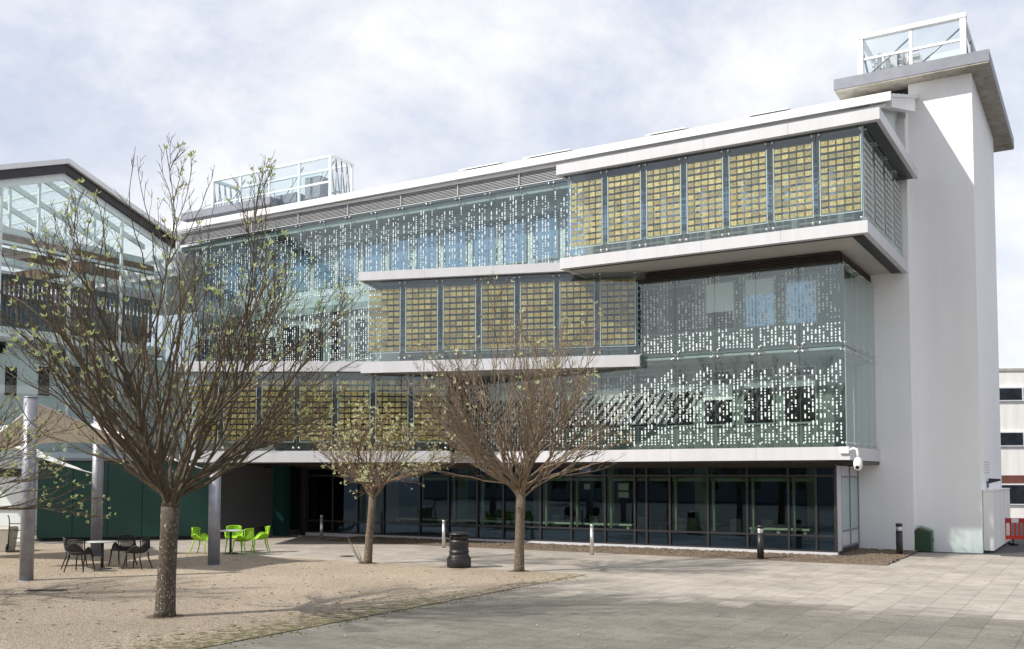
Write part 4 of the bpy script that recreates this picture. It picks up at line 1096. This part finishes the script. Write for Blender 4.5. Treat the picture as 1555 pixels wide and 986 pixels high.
b = MB(); b.box(-0.315, -0.285, 0.2, 0.3, 0.35, 0.40); b.build('latch', M['black'], o)
# red barrier
o = thing('plastic_barrier', 'red plastic road barrier with white reflective strips at the far right', 'barrier', (17.72, 36.0, 0), R(-3))
b = MB(); b.box(0, 2.0, -0.02, 0.02, 0.20, 0.34); b.box(0, 0.07, -0.02, 0.02, 0.341, 0.78); b.box(1.93, 2.0, -0.02, 0.02, 0.341, 0.78)
for k in range(1, 12): b.box(0.07+k*0.157-0.03, 0.07+k*0.157+0.03, -0.016, 0.016, 0.341, 0.779)
b.build('panel', M['red'], o, bevel=0.004)
b = MB(); b.box(-0.005, 2.005, -0.03, 0.025, 0.781, 0.96); b.build('top_rail', M['darkred'], o)
for k in range(3):
    b = MB(); b.box(0.25+k*0.65, 0.50+k*0.65, -0.036, -0.0305, 0.80, 0.945); b.build('reflective_strip', M['redw'], o)
for x in (0.25, 1.6):
    b = MB(); b.box(x, x+0.12, -0.28, 0.28, 0.0, 0.07); b.box(x+0.03, x+0.09, -0.015, 0.015, 0.071, 0.199); b.build('foot', M['black'], o)
b = MB(); b.box(0.75, 1.0, -0.026, -0.021, 0.24, 0.29); b.build('slot', M['black'], o)
# drain cover
b = MB(); b.box(-0.42, 0.42, -0.15, 0.15, 0.0, 0.014)
for k in range(9): b.box(-0.38+k*0.085, -0.35+k*0.085, -0.12, 0.12, 0.0141, 0.018)
o = b.build('drain_cover', M['dark'], None, (-10.1, 21.75, 0), R(6)); tag(o, 'dark rectangular drain cover set in the gravel at the left', 'drain cover')
# fallen leaves
r = random.Random(12); 
def litter(name, n, region, mat, label):
    b = MB()
    for k in range(n):
        u = r.uniform(region[0], region[1]); v = r.uniform(region[2], region[3]); a = r.uniform(0, 6.28); l = r.uniform(0.02, 0.055)
        ca, sa = math.cos(a)*l, math.sin(a)*l; z = 0.010
        b.face([(u-ca, v-sa, z), (u+sa*0.4, v-ca*0.4, z+0.012), (u+ca, v+sa, z+0.004), (u-sa*0.4, v+ca*0.4, z+0.014)])
    o = b.build(name, mat, None, SITE, ROT); tag(o, label, 'litter', None, 'stuff')
litter('fallen_leaves', 420, (4.3, 20, 9.2, 22), M['twig'], 'small dry leaves scattered over the gravel')
litter('leaf_scraps', 70, (-9, 4, 3, 20), M['beige'], 'pale scraps and leaves scattered over the slabs')
r = random.Random(31); b = MB()
for k in range(170):
    u = 4.10 - abs(r.gauss(0, 0.22)); v = r.uniform(9.0, 22.0); q = r.uniform(0.008, 0.02)
    b.hexa([(u-q, v-q*.8, -0.006), (u+q*.9, v-q, -0.006), (u+q, v+q*.8, -0.006), (u-q*.8, v+q, -0.006), (u-q*.6, v-q*.5, q*.7), (u+q*.5, v-q*.6, q*.8), (u+q*.6, v+q*.5, q*.7), (u-q*.5, v+q*.6, q*.6)])
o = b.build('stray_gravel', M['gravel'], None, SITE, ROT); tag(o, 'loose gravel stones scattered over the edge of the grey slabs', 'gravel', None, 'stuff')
b = MB(); b.lathe([(0.22, -0.006), (0.22, 0.004), (0.19, 0.006)], 24); o = b.build('drain_cover', M['dark'], None, (-5.1, 31.0, 0)); tag(o, 'small dark round cover in the pale slabs behind the small budding tree', 'drain cover')
# waste bin and hand truck at the left edge
o = thing('waste_bin', 'pale beige lidded waste bin by the left edge', 'bin', (-16.75, 33.0, 0), 0)
b = MB(); b.hexa([(-0.25, -0.25, 0.0), (0.25, -0.25, 0.0), (0.25, 0.25, 0.0), (-0.25, 0.25, 0.0), (-0.32, -0.32, 0.72), (0.32, -0.32, 0.72), (0.32, 0.32, 0.72), (-0.32, 0.32, 0.72)]); b.build('body', M['beige'], o, bevel=0.03)
b = MB(); b.hexa([(-0.34, -0.34, 0.722), (0.34, -0.34, 0.722), (0.34, 0.34, 0.722), (-0.34, 0.34, 0.722), (-0.28, -0.28, 0.82), (0.28, -0.28, 0.82), (0.28, 0.28, 0.82), (-0.28, 0.28, 0.82)]); b.build('lid', M['beige'], o, bevel=0.02)
o = thing('hand_truck', 'dark sack truck with two wheels leaning beside the beige waste bin', 'hand truck', (-16.20, 32.6, 0), R(15))
b = MB()
for x in (-0.2, 0.2): b.tube([(x, 0.0, 0.10), (x, 0.12, 0.95), (x, 0.04, 1.12), (x, -0.12, 1.2)], 0.018, 8)
for z in (0.2, 0.45, 0.7, 0.92): b.tube([(-0.2, 0.0+0.141*(z-0.1), z), (0.2, 0.141*(z-0.1), z)], 0.014, 8)
b.build('frame', M['dark'], o)
b = MB(); b.box(-0.24, 0.24, -0.25, 0.0, 0.03, 0.05); b.build('toe_plate', M['dark'], o)
for x in (-0.27, 0.23):
    b = MB(); b.lathe([(0.12, 0), (0.13, 0.01), (0.13, 0.04), (0.12, 0.05)], 20)
    ob = b.build('wheel', M['black'], o); ob.rotation_euler = (0, R(90), 0); ob.location = (x, 0.08, 0.13)

# ------------------------------------------------------------------ old block at the far right
RB = thing('old_office_block', 'older white concrete office block with white framed windows beyond the tower', 'building', (25.5, 57.0, 0), R(-6))
b = MB(); b.box(0, 30, 0, 12, 0.0, 8.45); b.build('wall', M['oldwhite'], RB)
b = MB(); b.box(-0.05, 30.05, -0.06, 12.05, 8.451, 8.60); b.build('parapet', M['concrete'], RB)
for i in range(6):
    x0 = 0.9+i*4.9
    for (z0, z1) in ((6.80, 7.46), (4.22, 4.92), (0.9, 1.95)):
        f = MB(); f.box(x0, x0+4.1, -0.10, -0.003, z0-0.08, z1+0.08); of = f.build('window', M['pvc'], RB)
        for k in range(3):
            g = MB(); xa = x0+0.1+k*1.33; g.box(xa, xa+1.22, -0.12, -0.101, z0, z1); g.build('pane', M['panedull'], of)
b = MB(); b.box(-0.02, 30, -0.05, -0.004, 2.05, 2.50); b.build('cladding_strip', M['brickred'], RB)

# ------------------------------------------------------------------ sky, sun, camera
SUN_EL, SAX, SAY = R(42.0), -0.91, -0.41
w = bpy.data.worlds.new('World'); S.world = w; w.use_nodes = True
nt = w.node_tree; nt.nodes.clear()
out = N(nt, 'ShaderNodeOutputWorld')
sky = N(nt, 'ShaderNodeTexSky'); sky.sky_type = 'NISHITA'; sky.sun_disc = False
sky.sun_elevation = SUN_EL; sky.sun_rotation = math.atan2(SAX, SAY)
bg1 = N(nt, 'ShaderNodeBackground'); L(nt, sky.outputs[0], bg1.inputs[0]); bg1.inputs[1].default_value = 0.13
tc = N(nt, 'ShaderNodeTexCoord'); mp = N(nt, 'ShaderNodeMapping'); mp.inputs['Scale'].default_value = (1.0, 1.0, 1.35); mp.inputs['Location'].default_value = (0.35, 0.2, 0.1)
L(nt, tc.outputs['Generated'], mp.inputs[0])
n1 = noise(nt, 3.6, 8, 0.62, mp.outputs[0], 0.15)
n2 = noise(nt, 5.5, 6, 0.6, mp.outputs[0], 0.2)
cl = ramp(nt, n1, [(0.33, (0.54, 0.60, 0.735)), (0.44, (0.66, 0.695, 0.795)), (0.52, (0.79, 0.805, 0.86)), (0.63, (0.93, 0.935, 0.94))])
cov = ramp(nt, n2, [(0.25, (0.72, 0.72, 0.72)), (0.55, (0.97, 0.97, 0.97))])
bg2 = N(nt, 'ShaderNodeBackground'); L(nt, cl, bg2.inputs[0]); bg2.inputs[1].default_value = 0.765
mx = N(nt, 'ShaderNodeMixShader'); L(nt, cov, mx.inputs[0]); L(nt, bg1.outputs[0], mx.inputs[1]); L(nt, bg2.outputs[0], mx.inputs[2])
L(nt, mx.outputs[0], out.inputs[0])
sd = bpy.data.lights.new('sun', 'SUN'); sd.energy = 3.7; sd.angle = R(1.2); sd.color = (1.0, 0.94, 0.85)
so = bpy.data.objects.new('sun', sd); COL.objects.link(so)
hx = math.hypot(SAX, SAY)
dvec = Vector((-SAX/hx*math.cos(SUN_EL), -SAY/hx*math.cos(SUN_EL), -math.sin(SUN_EL)))
so.rotation_euler = dvec.to_track_quat('-Z', 'Y').to_euler(); so.location = (-20, -10, 30)
cd = bpy.data.cameras.new('camera'); cam = bpy.data.objects.new('camera', cd); COL.objects.link(cam)
cd.lens = 1512.0/1555*36; cd.sensor_width = 36; cd.shift_y = 0.098; cd.clip_end = 2000; cd.clip_start = 0.1
cam.location = (0, 0, 2.5); cam.rotation_euler = (R(90+2.9), 0, 0)
S.camera = cam
S.view_settings.view_transform = 'Standard'; S.view_settings.look = 'None'
S.view_settings.exposure = 0.58; S.view_settings.gamma = 1.0
S.render.engine = 'CYCLES'
S.cycles.transparent_max_bounces = 24; S.cycles.max_bounces = 10; S.cycles.diffuse_bounces = 4; S.cycles.glossy_bounces = 5
S.cycles.sample_clamp_indirect = 6.0
